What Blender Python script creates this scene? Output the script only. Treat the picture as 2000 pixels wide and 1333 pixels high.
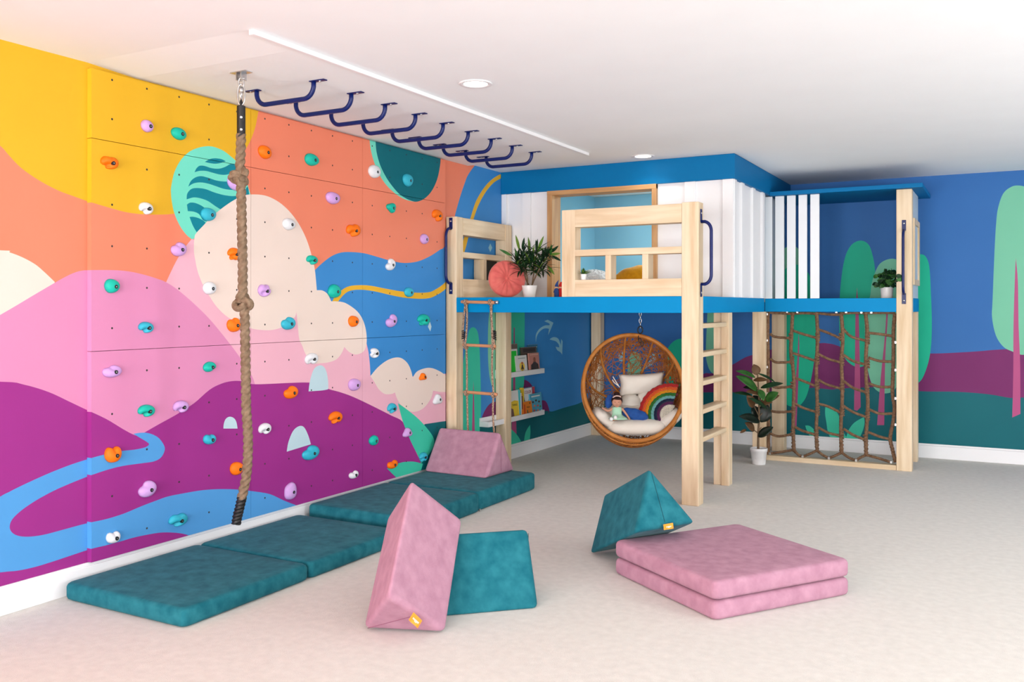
import bpy, bmesh, math, random
from mathutils import Vector, Matrix
from mathutils.geometry import delaunay_2d_cdt

scene = bpy.context.scene
COL = scene.collection
for o in list(bpy.data.objects):
    bpy.data.objects.remove(o)

# ------------------------------------------------------------------ camera
H = 1.46                      # eye height
FPX = 1757.0                  # focal length in pixels of a 2000 px wide frame
YAW = math.atan2(965, FPX)
FW = (-math.sin(YAW), math.cos(YAW))
RT = (math.cos(YAW), math.sin(YAW))
cam_data = bpy.data.cameras.new('camera')
cam = bpy.data.objects.new('camera', cam_data)
COL.objects.link(cam)
cam.location = (0, 0, H)
cam.rotation_euler = (math.pi / 2, 0, YAW)
cam_data.sensor_width = 36.0
cam_data.sensor_fit = 'HORIZONTAL'
cam_data.lens = 36.0 * FPX / 2000.0
cam_data.shift_y = -(666.5 - 600.0) / 2000.0
cam_data.clip_start = 0.05
scene.camera = cam

# ------------------------------------------------------------------ world, view, large lights
world = bpy.data.worlds.new('world')
scene.world = world
world.use_nodes = True
bgn = world.node_tree.nodes['Background']
bgn.inputs[0].default_value = (0.9, 0.95, 1.0, 1)
bgn.inputs[1].default_value = 1.0
vs = scene.view_settings
vs.view_transform = 'Standard'
vs.look = 'None'
vs.gamma = 1.0
vs.use_curve_mapping = False
vs.exposure = 0.22

def area(name, loc, rot, sx, sy, power, color=(1, 1, 1)):
    l = bpy.data.lights.new(name, 'AREA')
    l.shape = 'RECTANGLE'
    l.size = sx
    l.size_y = sy
    l.energy = power
    l.color = color
    o = bpy.data.objects.new(name, l)
    o.location = loc
    o.rotation_euler = rot
    COL.objects.link(o)
    return o
PI = math.pi
# daylight entering through the window in the right wall and the two in the wall behind the camera
area('daylight_right', (3.50, 3.55, 1.25), (0, PI / 2, 0), 1.5, 1.4, 85, (0.98, 0.99, 1.0))
area('daylight_right_second', (3.50, -.6, 1.45), (0, PI / 2, 0), 1.6, 2.2, 60, (0.98, 0.99, 1.0))
area('fill_right_third', (3.50, 6.9, 1.05), (0, PI / 2, 0), 1.7, 1.4, 55, (0.98, 0.99, 1.0))  # added fill, no window known there; brightens the space under the loft
# glazed patio doors in the wall behind the camera
area('daylight_rear', (-2.2, -5.60, 1.12), (PI / 2, 0, 0), 2.6, 2.0, 330, (0.98, 0.99, 1.0))
area('daylight_rear_second', (1.0, -5.60, 1.12), (PI / 2, 0, 0), 1.8, 2.0, 230, (0.98, 0.99, 1.0))

# ------------------------------------------------------------------ helpers
def lin(c):
    return tuple(((v / 255.0) / 12.92 if v / 255.0 <= 0.04045 else ((v / 255.0 + 0.055) / 1.055) ** 2.4) for v in c)

def ray(x, y):
    u = (x - 1000) / FPX
    v = (600 - y) / FPX
    return (FW[0] + RT[0] * u, FW[1] + RT[1] * u, v)
def onZ(x, y, z=0.0):
    r = ray(x, y); t = (z - H) / r[2]
    return (t * r[0], t * r[1], z)
def onX(x, y, X):
    r = ray(x, y); t = X / r[0]
    return (X, t * r[1], H + t * r[2])
def onY(x, y, Y):
    r = ray(x, y); t = Y / r[1]
    return (t * r[0], Y, H + t * r[2])
def onD(x, y, d):
    r = ray(x, y)
    return (r[0] * d, r[1] * d, H + r[2] * d)

class MB:
    def __init__(s):
        s.v = []; s.f = []; s.m = []; s.mats = []
    def mi(s, m):
        if m is None: return 0
        if m not in s.mats: s.mats.append(m)
        return s.mats.index(m)
    def add(s, vs_, fs, m=None):
        b = len(s.v); k = s.mi(m)
        s.v += [tuple(p) for p in vs_]
        for f in fs:
            s.f.append([b + i for i in f]); s.m.append(k)
        return s
    def box(s, x0, x1, y0, y1, z0, z1, m=None):
        if x0 > x1: x0, x1 = x1, x0
        if y0 > y1: y0, y1 = y1, y0
        if z0 > z1: z0, z1 = z1, z0
        vs_ = [(x, y, z) for x in (x0, x1) for y in (y0, y1) for z in (z0, z1)]
        return s.add(vs_, [(0, 1, 3, 2), (4, 6, 7, 5), (0, 4, 5, 1), (2, 3, 7, 6), (0, 2, 6, 4), (1, 5, 7, 3)], m)
    def prism6(s, P, m=None):   # 3 near + 3 far
        return s.add(P, [(0, 2, 1), (3, 4, 5), (0, 1, 4, 3), (1, 2, 5, 4), (2, 0, 3, 5)], m)
    def tube(s, pts, r, n=8, m=None, lobes=0, pitch=0.1, depth=0.16, cap=True, closed=False):
        pts = [Vector(p) for p in pts]
        N = len(pts)
        rad = r if isinstance(r, (list, tuple)) else [r] * N
        tans = []
        for i in range(N):
            if closed: t = pts[(i + 1) % N] - pts[(i - 1) % N]
            else: t = pts[min(i + 1, N - 1)] - pts[max(i - 1, 0)]
            tans.append(t.normalized() if t.length > 1e-9 else Vector((0, 0, 1)))
        up = Vector((0, 0, 1)) if abs(tans[0].z) < .9 else Vector((1, 0, 0))
        nn = tans[0].cross(up).normalized()
        vs_ = []; dist = 0
        for i in range(N):
            if i:
                ax = tans[i - 1].cross(tans[i])
                if ax.length > 1e-8:
                    nn = Matrix.Rotation(tans[i - 1].angle(tans[i]), 3, ax.normalized()) @ nn
                nn = (nn - tans[i] * nn.dot(tans[i])).normalized()
                dist += (pts[i] - pts[i - 1]).length
            bb = tans[i].cross(nn)
            ph = 2 * PI * dist / pitch if lobes else 0
            for k in range(n):
                a = 2 * PI * k / n
                rr = rad[i]
                if lobes:
                    rr *= 1 - depth + depth * 1.25 * abs(math.cos(lobes * (a - ph) / 2.0)) ** 0.6
                vs_.append(pts[i] + nn * (math.cos(a) * rr) + bb * (math.sin(a) * rr))
        fs = []
        R_ = N if closed else N - 1
        for i in range(R_):
            j = (i + 1) % N
            for k in range(n):
                fs.append((i * n + k, i * n + (k + 1) % n, j * n + (k + 1) % n, j * n + k))
        if cap and not closed:
            fs.append(tuple(range(n - 1, -1, -1)))
            fs.append(tuple((N - 1) * n + k for k in range(n)))
        return s.add(vs_, fs, m)
    def lathe(s, prof, c=(0, 0, 0), n=24, m=None, axis='Z', M=None):
        vs_ = []; fs = []
        for (r, z) in prof:
            for k in range(n):
                a = 2 * PI * k / n
                p = (r * math.cos(a), r * math.sin(a), z)
                if axis == 'X': p = (p[2], p[0], p[1])
                if axis == 'Y': p = (p[1], p[2], p[0])
                if M is not None: p = M @ Vector(p)
                vs_.append((p[0] + c[0], p[1] + c[1], p[2] + c[2]))
        for i in range(len(prof) - 1):
            for k in range(n):
                fs.append((i * n + k, i * n + (k + 1) % n, (i + 1) * n + (k + 1) % n, (i + 1) * n + k))
        if prof[0][0] > 1e-6: fs.append(tuple(range(n - 1, -1, -1)))
        if prof[-1][0] > 1e-6: fs.append(tuple((len(prof) - 1) * n + k for k in range(n)))
        return s.add(vs_, fs, m)
    def blob(s, c, rx, ry, rz, M=None, m=None, nu=24, nv=14, e=1.0, fn=None):
        vs_ = []; fs = []
        def sp(v, ee): return math.copysign(abs(v) ** ee, v)
        for i in range(nv + 1):
            la = -PI / 2 + PI * i / nv
            for k in range(nu):
                lo = 2 * PI * k / nu
                d = Vector((sp(math.cos(la), e) * sp(math.cos(lo), e), sp(math.cos(la), e) * sp(math.sin(lo), e), sp(math.sin(la), e)))
                p = Vector((d.x * rx, d.y * ry, d.z * rz))
                if fn: p = fn(p, d)
                if M is not None: p = M @ p
                vs_.append((p[0] + c[0], p[1] + c[1], p[2] + c[2]))
        for i in range(nv):
            for k in range(nu):
                fs.append((i * nu + k, i * nu + (k + 1) % nu, (i + 1) * nu + (k + 1) % nu, (i + 1) * nu + k))
        return s.add(vs_, fs, m)
    def sheet(s, grid, th, m=None):   # grid of points rows x cols, thickened along its normals
        R_ = len(grid); C_ = len(grid[0])
        G = [[Vector(p) for p in row] for row in grid]
        vs_ = []
        for sg in (1, -1):
            for i in range(R_):
                for j in range(C_):
                    a = G[min(i + 1, R_ - 1)][j] - G[max(i - 1, 0)][j]
                    b = G[i][min(j + 1, C_ - 1)] - G[i][max(j - 1, 0)]
                    nrm = a.cross(b)
                    nrm = nrm.normalized() if nrm.length > 1e-12 else Vector((0, 0, 1))
                    vs_.append(G[i][j] + nrm * (th / 2 * sg))
        fs = []; o = R_ * C_
        for i in range(R_ - 1):
            for j in range(C_ - 1):
                a = i * C_ + j
                fs.append((a, a + C_, a + C_ + 1, a + 1))
                fs.append((o + a, o + a + 1, o + a + C_ + 1, o + a + C_))
        for i in range(R_ - 1):
            for j in (0, C_ - 1):
                a = i * C_ + j
                fs.append((a, a + C_, o + a + C_, o + a) if j else (a, o + a, o + a + C_, a + C_))
        for j in range(C_ - 1):
            for i in (0, R_ - 1):
                a = i * C_ + j
                fs.append((a, a + 1, o + a + 1, o + a) if not i else (a, o + a, o + a + 1, a + 1))
        return s.add(vs_, fs, m)

def obj(name, mb, mat=None, parent=None, smooth=False, bevel=0, seg=2, sub=0):
    me = bpy.data.meshes.new(name)
    off = parent_world(parent) if parent else Vector((0, 0, 0))
    me.from_pydata([(v[0] - off.x, v[1] - off.y, v[2] - off.z) for v in mb.v], [], mb.f)
    if mb.mats and mb.mats[0] is not None:
        for m in mb.mats: me.materials.append(m)
        me.polygons.foreach_set('material_index', mb.m)
    elif mat: me.materials.append(mat)
    bm = bmesh.new(); bm.from_mesh(me)
    bmesh.ops.remove_doubles(bm, verts=bm.verts, dist=1e-6)
    bmesh.ops.recalc_face_normals(bm, faces=bm.faces)
    bm.to_mesh(me); bm.free()
    me.polygons.foreach_set('use_smooth', [bool(smooth)] * len(me.polygons))
    o = bpy.data.objects.new(name, me)
    COL.objects.link(o)
    if parent: o.parent = parent
    if bevel:
        b = o.modifiers.new('bevel', 'BEVEL'); b.width = bevel; b.segments = seg; b.limit_method = 'ANGLE'; b.angle_limit = 0.6
        if seg > 2:
            me.polygons.foreach_set('use_smooth', [True] * len(me.polygons))
            b.harden_normals = False
    if sub:
        sm = o.modifiers.new('sub', 'SUBSURF'); sm.levels = sub; sm.render_levels = sub
    return o
def parent_world(p):
    v = Vector((0, 0, 0))
    while p is not None:
        v += p.location; p = p.parent
    return v
def origin(o, loc):      # move a top-level mesh's origin to its base
    loc = Vector(loc)
    o.data.transform(Matrix.Translation(-loc)); o.location = loc
    return o
def tag(o, label=None, cat=None, group=None, kind=None):
    if label: o['label'] = label
    if cat: o['category'] = cat
    if group: o['group'] = group
    if kind: o['kind'] = kind
    return o
def thing(name, loc, label, cat, group=None):
    o = bpy.data.objects.new(name, None)
    o.empty_display_size = 0.05
    COL.objects.link(o); o.location = loc
    return tag(o, label, cat, group)
def copy_tree(o, parent=None):
    c = o.copy(); COL.objects.link(c); c.parent = parent
    for ch in list(o.children): copy_tree(ch, c)
    return c
def catmull(pts, sub=6, closed=False):
    P = [Vector(p) for p in pts]; out = []
    n = len(P)
    for i in range(n if closed else n - 1):
        if closed: a, b, c, d = P[i - 1], P[i], P[(i + 1) % n], P[(i + 2) % n]
        else: a, b, c, d = P[max(i - 1, 0)], P[i], P[i + 1], P[min(i + 2, n - 1)]
        for k in range(sub):
            t = k / sub
            out.append(0.5 * ((2 * b) + (c - a) * t + (2 * a - 5 * b + 4 * c - d) * t * t + (3 * b - a - 3 * c + d) * t ** 3))
    if not closed: out.append(P[-1])
    return out

# ------------------------------------------------------------------ materials
MATS = {}
def base_mat(name, col, rough=0.5, metal=0.0, spec=0.5, sheen=0.0):
    m = bpy.data.materials.new(name); m.use_nodes = True
    b = m.node_tree.nodes['Principled BSDF']
    b.inputs['Base Color'].default_value = (*lin(col), 1)
    b.inputs['Roughness'].default_value = rough
    b.inputs['Metallic'].default_value = metal
    b.inputs['Specular IOR Level'].default_value = spec
    if sheen:
        b.inputs['Sheen Weight'].default_value = sheen
        b.inputs['Sheen Roughness'].default_value = 0.4
    return m
def mottled(name, c1, c2, scale=8, rough=0.6, bump=0.0, bscale=60, sheen=0.0, detail=4, stretch=(1, 1, 1), spec=0.3, contrast=(0.3, 0.7), metal=0.0):
    m = base_mat(name, c1, rough, metal, spec, sheen)
    nt = m.node_tree; N = nt.nodes; L = nt.links; b = N['Principled BSDF']
    tc = N.new('ShaderNodeTexCoord'); mp = N.new('ShaderNodeMapping'); mp.inputs['Scale'].default_value = stretch
    L.new(tc.outputs['Object'], mp.inputs['Vector'])
    no = N.new('ShaderNodeTexNoise'); no.inputs['Scale'].default_value = scale; no.inputs['Detail'].default_value = detail
    L.new(mp.outputs['Vector'], no.inputs['Vector'])
    cr = N.new('ShaderNodeValToRGB')
    cr.color_ramp.elements[0].position = contrast[0]; cr.color_ramp.elements[0].color = (*lin(c1), 1)
    cr.color_ramp.elements[1].position = contrast[1]; cr.color_ramp.elements[1].color = (*lin(c2), 1)
    L.new(no.outputs['Fac'], cr.inputs['Fac']); L.new(cr.outputs['Color'], b.inputs['Base Color'])
    if bump:
        n2 = N.new('ShaderNodeTexNoise'); n2.inputs['Scale'].default_value = bscale; n2.inputs['Detail'].default_value = 3
        L.new(mp.outputs['Vector'], n2.inputs['Vector'])
        bp = N.new('ShaderNodeBump'); bp.inputs['Strength'].default_value = bump; bp.inputs['Distance'].default_value = 0.01
        L.new(n2.outputs['Fac'], bp.inputs['Height']); L.new(bp.outputs['Normal'], b.inputs['Normal'])
    return m
def paint(name, col, rough=0.45):
    return mottled(name, col, tuple(min(255, v + 3) for v in col), 2.0, rough, 0.03, 180, 0, 2, spec=0.22)
def wood(name, c1, c2, axis):
    st = {'X': (1.2, 14, 14), 'Y': (14, 1.2, 14), 'Z': (14, 14, 1.2)}[axis]
    return mottled(name, c1, c2, 1.6, 0.5, 0.05, 12, 0, 6, st, 0.4, (0.35, 0.68))
W1, W2 = (234, 213, 182), (213, 186, 148)
WZ = wood('maple_upright', W1, W2, 'Z'); WX = wood('maple_across', W1, W2, 'X'); WY = wood('maple_along', W1, W2, 'Y')
WDZ = wood('oak_upright', (205, 160, 110), (176, 130, 84), 'Z'); WDX = wood('oak_across', (205, 160, 110), (176, 130, 84), 'X')
WHITE = paint('white_paint', (238, 238, 240), 0.4)
CEIL = mottled('ceiling_paint', (243, 246, 248), (245, 248, 250), 3, 0.8, 0.02, 200)
FASC = mottled('deep_blue_paint', (0, 108, 164), (0, 110, 167), 2, .5, .03, 180, 0, 2, spec=.12)
INBLUE = paint('pale_blue_paint', (140, 195, 220), 0.5)
TEALV = mottled('teal_velour', (20, 94, 108), (42, 118, 130), 16, 0.9, 0.10, 160, 0.06, 6, spec=0.12)
PINKV = mottled('pink_velour', (168, 122, 142), (186, 141, 160), 16, 0.9, 0.10, 160, 0.06, 6, spec=0.12)
CARPET = mottled('carpet', (222, 219, 212), (232, 229, 222), 22, 0.95, 0.5, 420, 0.1, 8, spec=0.1)
NAVY = base_mat('navy_enamel', (8, 28, 92), 0.35, 0, .3)
STEEL = base_mat('steel', (200, 200, 200), 0.3, 1.0)
BLACK = base_mat('black_rubber', (16, 16, 18), 0.5)
DARK = base_mat('dark_hole', (45, 38, 38), 0.7)
POT = base_mat('white_glazed_pot', (240, 240, 240), 0.3)
SOIL = mottled('soil', (50, 36, 26), (30, 22, 16), 60, 0.9, 0.5, 90)
ROPE = mottled('natural_rope', (146, 124, 102), (114, 92, 72), 40, 0.9, 0.5, 260, 0.0, 6)
NETROPE = mottled('brown_net_rope', (142, 110, 84), (96, 68, 46), 50, 0.85, 0.5, 260, 0.1, 6)
ORANGETAG = base_mat('orange_tag', (245, 150, 35), 0.6)
# ------------------------------------------------------------------ mural paints
PC = {
 'yellow': (246, 190, 40), 'coral': (255, 144, 112), 'mint': (122, 238, 212), 'tealwave': (0, 140, 160),
 'pink': (255, 192, 212), 'cream': (255, 234, 222), 'mauve': (236, 150, 196), 'purple': (168, 48, 146),
 'river': (88, 168, 236), 'cave': (205, 234, 244), 'sky': (62, 148, 222), 'ribbon': (250, 192, 48),
 'deepteal': (0, 112, 126), 'leaf': (64, 218, 182), 'ground': (0, 104, 114), 'backsky': (50, 112, 182),
 'backpurple': (122, 40, 104), 'tree': (22, 190, 152), 'paletree': (122, 202, 168), 'trunk': (186, 84, 136), 'bird': (150, 206, 226),
}
def dim(c, k):
    return tuple(255 * ((((v / 255) ** 2.2) * k) ** (1 / 2.2)) for v in c)
PM = {k: paint('mural_' + k, dim(v, .90 if k in ('backsky', 'backpurple', 'tree', 'paletree', 'trunk', 'ground', 'bird') else .80), 0.55) for k, v in PC.items()}
PM['dot'] = DARK

def smooth_poly(pts, sub=4):
    n = len(pts); out = []
    for i in range(n):
        b = pts[i]; c = pts[(i + 1) % n]
        a = pts[i - 1] if len(b) < 3 else b
        d = pts[(i + 2) % n] if len(c) < 3 else c
        a, b2, c2, d = [Vector((p[0], p[1])) for p in (a, b, c, d)]
        if len(b) > 2 and len(c) > 2: out.append(b2); continue
        for k in range(sub):
            t = k / sub
            out.append(0.5 * ((2 * b2) + (c2 - a) * t + (2 * a - 5 * b2 + 4 * c2 - d) * t * t + (3 * b2 - a - 3 * c2 + d) * t ** 3))
    return [(p.x, p.y) for p in out]
def cr(ox, oy, s, pts):
    return [(ox + p[0] / s, oy + p[1] / s) + tuple(p[2:]) for p in pts]
def c4(*p): return cr(300, 280, 3.92, p)
def c5(*p): return cr(0, 760, 2.898, p)
def c6(*p): return cr(300, 600, 3.03, p)
def c7(*p): return cr(580, 560, 3.03, p)
def c8(*p): return cr(600, 260, 3.508, p)
def cn(*p): return cr(1480, 580, 3.703, p)

LEFT = [
 ('yellow', [(-200, 0, 1), (505, 0, 1), (505, 215, 1), (503, 227), (498.5, 249), (490, 273), (479, 293), (455, 330), (420, 380), (385, 408), (339, 417.8), (305, 419.5), (274, 418.4), (246, 414.7), (217, 407), (175, 394.5), (142, 383), (113, 372), (77, 353), (41, 328), (16, 302), (0, 284.5), (-60, 235), (-200, 120, 1)]),
 ('mint', c4((133, 380), (135, 330), (160, 220), (215, 120), (300, 50), (420, 22), (520, 50), (590, 100), (640, 150), (700, 260), (728, 350), (735, 420), (640, 560), (500, 680), (292, 735, 1), (250, 700), (200, 630), (160, 540), (140, 450))),
 ('tealwave', c4((392, 143, 1), (430, 122), (470, 115), (520, 122), (553, 138, 1), (510, 152), (470, 157), (430, 152))),
 ('tealwave', c4((313, 222, 1), (330, 190), (355, 172), (395, 175), (440, 190), (500, 195), (550, 180), (590, 158), (625, 160, 1), (650, 190, 1), (610, 222), (560, 240), (510, 240), (450, 225), (400, 212), (350, 212))),
 ('tealwave', c4((265, 333, 1), (285, 290), (320, 262), (365, 252), (420, 265), (480, 285), (540, 293), (590, 290), (640, 270), (680, 262, 1), (712, 312, 1), (690, 335), (650, 350), (600, 357), (540, 350), (480, 330), (420, 310), (360, 300), (305, 308))),
 ('tealwave', c4((253, 430, 1), (258, 385), (290, 350), (340, 343), (400, 352), (460, 375), (530, 395), (600, 405), (655, 400), (690, 385), (708, 345), (722, 330, 1), (733, 395, 1), (740, 430, 1), (560, 540, 1), (510, 505, 1), (470, 480), (420, 445), (370, 425), (310, 415))),
 ('tealwave', c4((255, 470, 1), (280, 455), (320, 458), (370, 480), (410, 510), (480, 535), (430, 600, 1), (380, 590), (350, 545), (310, 525), (262, 520, 1))),
 ('tealwave', c4((275, 565, 1), (300, 563), (340, 572), (380, 592), (400, 612, 1), (330, 682, 1), (300, 630))),
 ('pink', [(374, 467.6, 1), (360, 485), (346.6, 506), (334, 531), (324.5, 551.7, 1), (330, 620, 1), (430, 860, 1), (900, 880, 1), (900, 640, 1), (760, 640, 1), (600, 560, 1), (430, 470, 1)]),
 ('sky', [(614, 529, 1), (628.5, 515), (647, 501), (665.6, 493.7), (685.5, 492.6), (711, 495), (737, 502), (759.6, 508.6), (785, 513.7), (805, 513), (822, 509), (842, 499.5), (859.4, 488), (868, 482), (882, 450), (889, 419.6), (895, 397), (902, 374), (908, 357), (913.6, 342.7), (926, 325), (935, 316), (950, 280, 1), (1250, 280, 1), (1250, 840, 1), (880, 840, 1), (875, 730, 1), (760, 740, 1), (723.5, 735, 1), (722, 708.5), (717, 675.5), (700, 620, 1), (640, 600, 1), (612, 570, 1)]),
 ('ribbon', [(648.5, 590, 1), (654, 580.7), (668.4, 566.4), (682.7, 559.3), (702.6, 557.3), (725.4, 558.7), (754, 564.4), (782.4, 569.3), (811, 572), (833.8, 571.6), (848, 567.3), (869.4, 552), (884, 528), (896, 500), (907.6, 459.8), (918.6, 427), (923, 412.7), (929, 394.8), (939.5, 375.7), (952, 359), (965, 347.6), (977, 340.7), (1000, 330, 1), (1000, 338, 1), (977.8, 349), (965, 356.5), (952, 370.6), (940.8, 388.4), (931.8, 407.6), (925, 428), (915.8, 459.8), (908, 490), (896, 520), (886, 545), (869.4, 565.6), (850.9, 577.8), (836.6, 583), (816.7, 584), (788, 581.6), (759.6, 575.9), (731, 569.3), (708, 566.4), (688.4, 567.3), (674, 573.6), (658, 592, 1)]),
 ('deepteal', c8((468, 40, 1), (468, 58), (475, 130), (500, 220), (545, 310), (600, 385), (640, 425), (690, 455), (730, 470), (765, 468), (810, 445), (855, 395), (890, 320), (908, 240), (914, 180), (914, 100, 1))),
 ('mint', c8((428, 0, 1), (428, 45), (435, 110), (455, 190), (495, 285), (545, 360), (610, 420), (670, 455), (730, 470), (690, 455), (640, 425), (600, 385), (545, 310), (500, 220), (475, 130), (468, 58), (468, 0, 1))),
 ('cream', [(384, 455), (397, 441), (412, 425), (431, 409), (453, 393.5), (473.5, 383), (491, 380), (517, 382), (540, 392), (560, 407.6), (578, 429), (591, 451), (601, 474), (608.7, 499.4), (615, 527.5), (618.8, 567.3, 1), (630, 567.9), (640, 575), (647, 589, 1), (657, 589), (674, 592), (694, 605), (705.5, 619), (712.6, 636), (716, 655.7), (715.5, 674), (710, 687), (695.5, 693), (682, 688), (672.4, 678, 1), (667.5, 690), (657.6, 702), (642.7, 708), (626, 710), (609.7, 709.5), (597, 692.4), (590.4, 676), (584.5, 662.7), (582, 639.6), (579, 610, 1), (575.6, 620), (564, 629.7), (551, 639.6), (531, 645), (511, 645), (491.4, 642), (471.6, 633), (445, 620), (425, 601.6), (412, 583.6), (397, 558), (386.7, 532.6), (381.6, 509.6), (378.6, 489), (380, 463.7)]),
 ('cream', [(723.5, 735, 1), (738, 718), (755, 705), (771, 699), (784, 700), (796, 710), (803, 725), (806, 738, 1), (814, 726.5), (827.5, 720.5), (840.5, 719), (854, 723.3), (870, 733.3), (900, 760, 1), (900, 768, 1), (870, 766.3), (859, 766), (846, 763.5, 1), (842, 778), (832, 793), (821, 801.6), (806, 805), (794, 800), (782, 790), (775, 778), (771.5, 767, 1), (765, 770), (751.5, 770), (740, 761), (732, 748)]),
 ('cream', [(-200, 489, 1), (0, 489.3), (19, 493.4), (44, 503), (69.3, 517), (88, 533), (107, 551, 1), (90, 640, 1), (-200, 700, 1)]),
 ('mauve', [(-200, 720, 1), (-60, 650), (0, 615.7), (31.5, 597.4), (63, 578.5), (94.5, 560), (110, 551), (126, 542), (141.8, 534.4), (157.5, 529.5), (176.4, 528), (220.5, 528), (252, 530.6), (283.6, 537.5), (308.8, 545.4), (324.5, 551.7), (346.6, 566), (378, 592.7), (409.6, 624), (441, 662), (466, 695), (485, 723.4), (498, 751.8), (510, 830, 1), (200, 960, 1), (-200, 960, 1)]),
 ('ground', [(829, 829, 1), (846, 826.5), (870, 823), (900, 821), (950, 819), (1010, 812), (1063.5, 803.6), (1077, 804.4), (1084.5, 802.6), (1095, 799), (1108.7, 795), (1126.5, 790), (1138, 785), (1165, 772), (1250, 740, 1), (1250, 1300, 1), (780, 1300, 1), (822, 905, 1)]),
 ('purple', [(-200, 746, 1), (0, 746), (47, 751.8), (94.5, 766), (135.5, 785), (167, 800), (207, 818.7), (241.5, 839.4), (262, 850), (272, 851), (281, 846), (310.6, 829), (345, 810), (379.6, 787.6), (409, 762), (432, 750), (452, 745), (471.6, 745), (488, 750), (504.6, 751), (531, 750), (564, 748.5), (597, 747.5), (620, 750), (641, 760), (662.5, 766), (685.6, 774), (712, 786), (738.4, 799), (765, 812.5), (786, 824), (798, 850.4), (811, 880), (822.6, 905, 1), (780, 940, 1), (760, 1400, 1), (-200, 1400, 1)]),
 ('river', [(260.5, 848, 1), (272.6, 846), (286.4, 846), (300, 850), (312, 858), (321, 872), (321, 882.5), (314, 894.6), (300, 902), (276, 905.6), (241.5, 910.5), (214, 917), (177.7, 929), (138, 944.6), (103.5, 960), (69, 979), (41.4, 998), (24, 1015), (19, 1029), (22.4, 1039.5), (34.5, 1047), (55, 1049), (83, 1045.7), (117, 1037), (152, 1027.4), (177.7, 1021), (207, 1014.7), (241.5, 1004), (276, 989.5), (303.7, 979), (327.8, 970.5), (362, 963.6), (397, 958), (431, 956), (466, 957), (498, 960.7), (527.7, 966), (554, 978), (584, 989.5), (640, 1010, 1), (640, 1200, 1), (400, 1060, 1), (374.4, 1049), (359, 1043.6), (338, 1041), (314, 1041), (290, 1044.7), (262, 1050.5), (234.6, 1058.5), (207, 1066), (177.7, 1073), (138, 1086), (103.5, 1097.5), (69, 1108), (34.5, 1115.4), (0, 1119), (-100, 1135, 1), (-200, 1160, 1), (-200, 1040, 1), (-60, 1010), (0, 971), (17, 962), (34.5, 953), (62, 940), (96.6, 924.6), (138, 908.4), (177.7, 895.6), (207, 887.7), (238, 881.5), (262, 879), (283, 874.5), (291, 868.7), (286.4, 863.5), (274, 856)]),
 ('cave', c6((413, 720, 1), (416, 690), (428, 662), (450, 650), (475, 658), (490, 682), (497, 720, 1))),
 ('cave', c6((917, 500, 1), (925, 440), (945, 375), (970, 350), (1000, 348), (1022, 380), (1033, 440), (1033, 487, 1), (1000, 494))),
 ('cave', c6((788, 857, 1), (798, 800), (825, 735), (860, 706), (890, 712), (915, 760), (931, 813, 1))),
 ('cave', c7((775, 238, 1), (787, 206, 1), (796, 238, 1), (789, 266, 1))),
 ('leaf', c7((598, 690, 1), (660, 735), (720, 785), (770, 840), (805, 890), (812, 930), (795, 970), (770, 1010), (735, 1047, 1), (715, 1000), (680, 930), (650, 860), (625, 795), (605, 720))),
 ('leaf', c7((533, 1078, 1), (580, 1055), (630, 1040), (690, 1037), (745, 1050, 1), (720, 1140, 1), (640, 1180, 1), (583, 1127))),
 # beneath the loft
 ('backpurple', cr(860, 560, 3.508, [(270, 935, 1), (280, 910), (300, 860), (325, 820), (350, 798), (380, 788), (420, 760), (470, 690), (530, 645), (575, 640), (600, 650), (625, 675), (645, 720), (670, 790), (700, 780), (725, 790), (742, 830), (747, 860, 1), (700, 935, 1)])),
 ('ground', [(935, 819.5, 1), (1010, 812), (1063.5, 803.6), (1072, 804.3, 1), (1060, 840, 1), (935, 840, 1)]),
 ('leaf', cr(860, 560, 3.508, [(150, 1020, 1), (150, 620), (165, 470), (190, 330), (205, 290), (230, 280), (253, 305), (265, 370), (272, 500), (276, 640), (278, 800), (277, 880), (268, 1020, 1)])),
 ('trunk', cr(860, 560, 3.508, [(227, 645, 1), (232, 800), (236, 1000, 1), (217, 1000, 1), (222, 800)])),
 ('paletree', cr(860, 560, 3.508, [(350, 60, 1), (335, 180), (327, 300), (327, 480), (335, 600), (355, 690), (395, 750), (440, 700), (460, 560), (460, 300), (440, 60, 1)])),
 ('leaf', [(985, 560, 1), (1025, 560, 1), (1024.7, 640), (1024, 700), (1023.5, 749), (1020.6, 759.5), (1014, 772), (1000, 785), (985, 760)]),
 ('trunk', [(1003.4, 640, 1), (1005.3, 640, 1), (1006.5, 760, 1), (1009, 852, 1), (999, 852, 1), (1002, 760, 1)]),
 ('leaf', [(995, 835, 1), (1003, 843), (1009, 849), (1014, 856), (1018, 863, 1), (1010, 880, 1), (985, 880, 1)]),
 ('leaf', [(1035.4, 830.4, 1), (1036, 845), (1034.6, 860, 1), (1023, 866, 1), (1025.7, 848), (1030, 838)]),
 ('bird', cr(860, 560, 3.508, [(655, 385, 1), (662, 340), (685, 305), (715, 287), (745, 290, 1), (738, 335, 1), (756, 295), (775, 248, 1), (735, 228, 1), (712, 238, 1), (745, 252, 1), (748, 265), (715, 268), (680, 290), (655, 330)])),
 ('bird', cr(860, 560, 3.508, [(748, 362, 1), (775, 347), (805, 355), (820, 385), (826, 405, 1), (828, 360, 1), (838, 375, 1), (835, 468, 1), (822, 450), (800, 435), (790, 412, 1), (815, 418, 1), (810, 395), (790, 375), (765, 368)])),
 ('bird', cr(860, 410, 5.795, [(545, 430, 1), (565, 380, 1), (588, 430, 1), (565, 478, 1)])),
]
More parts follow.
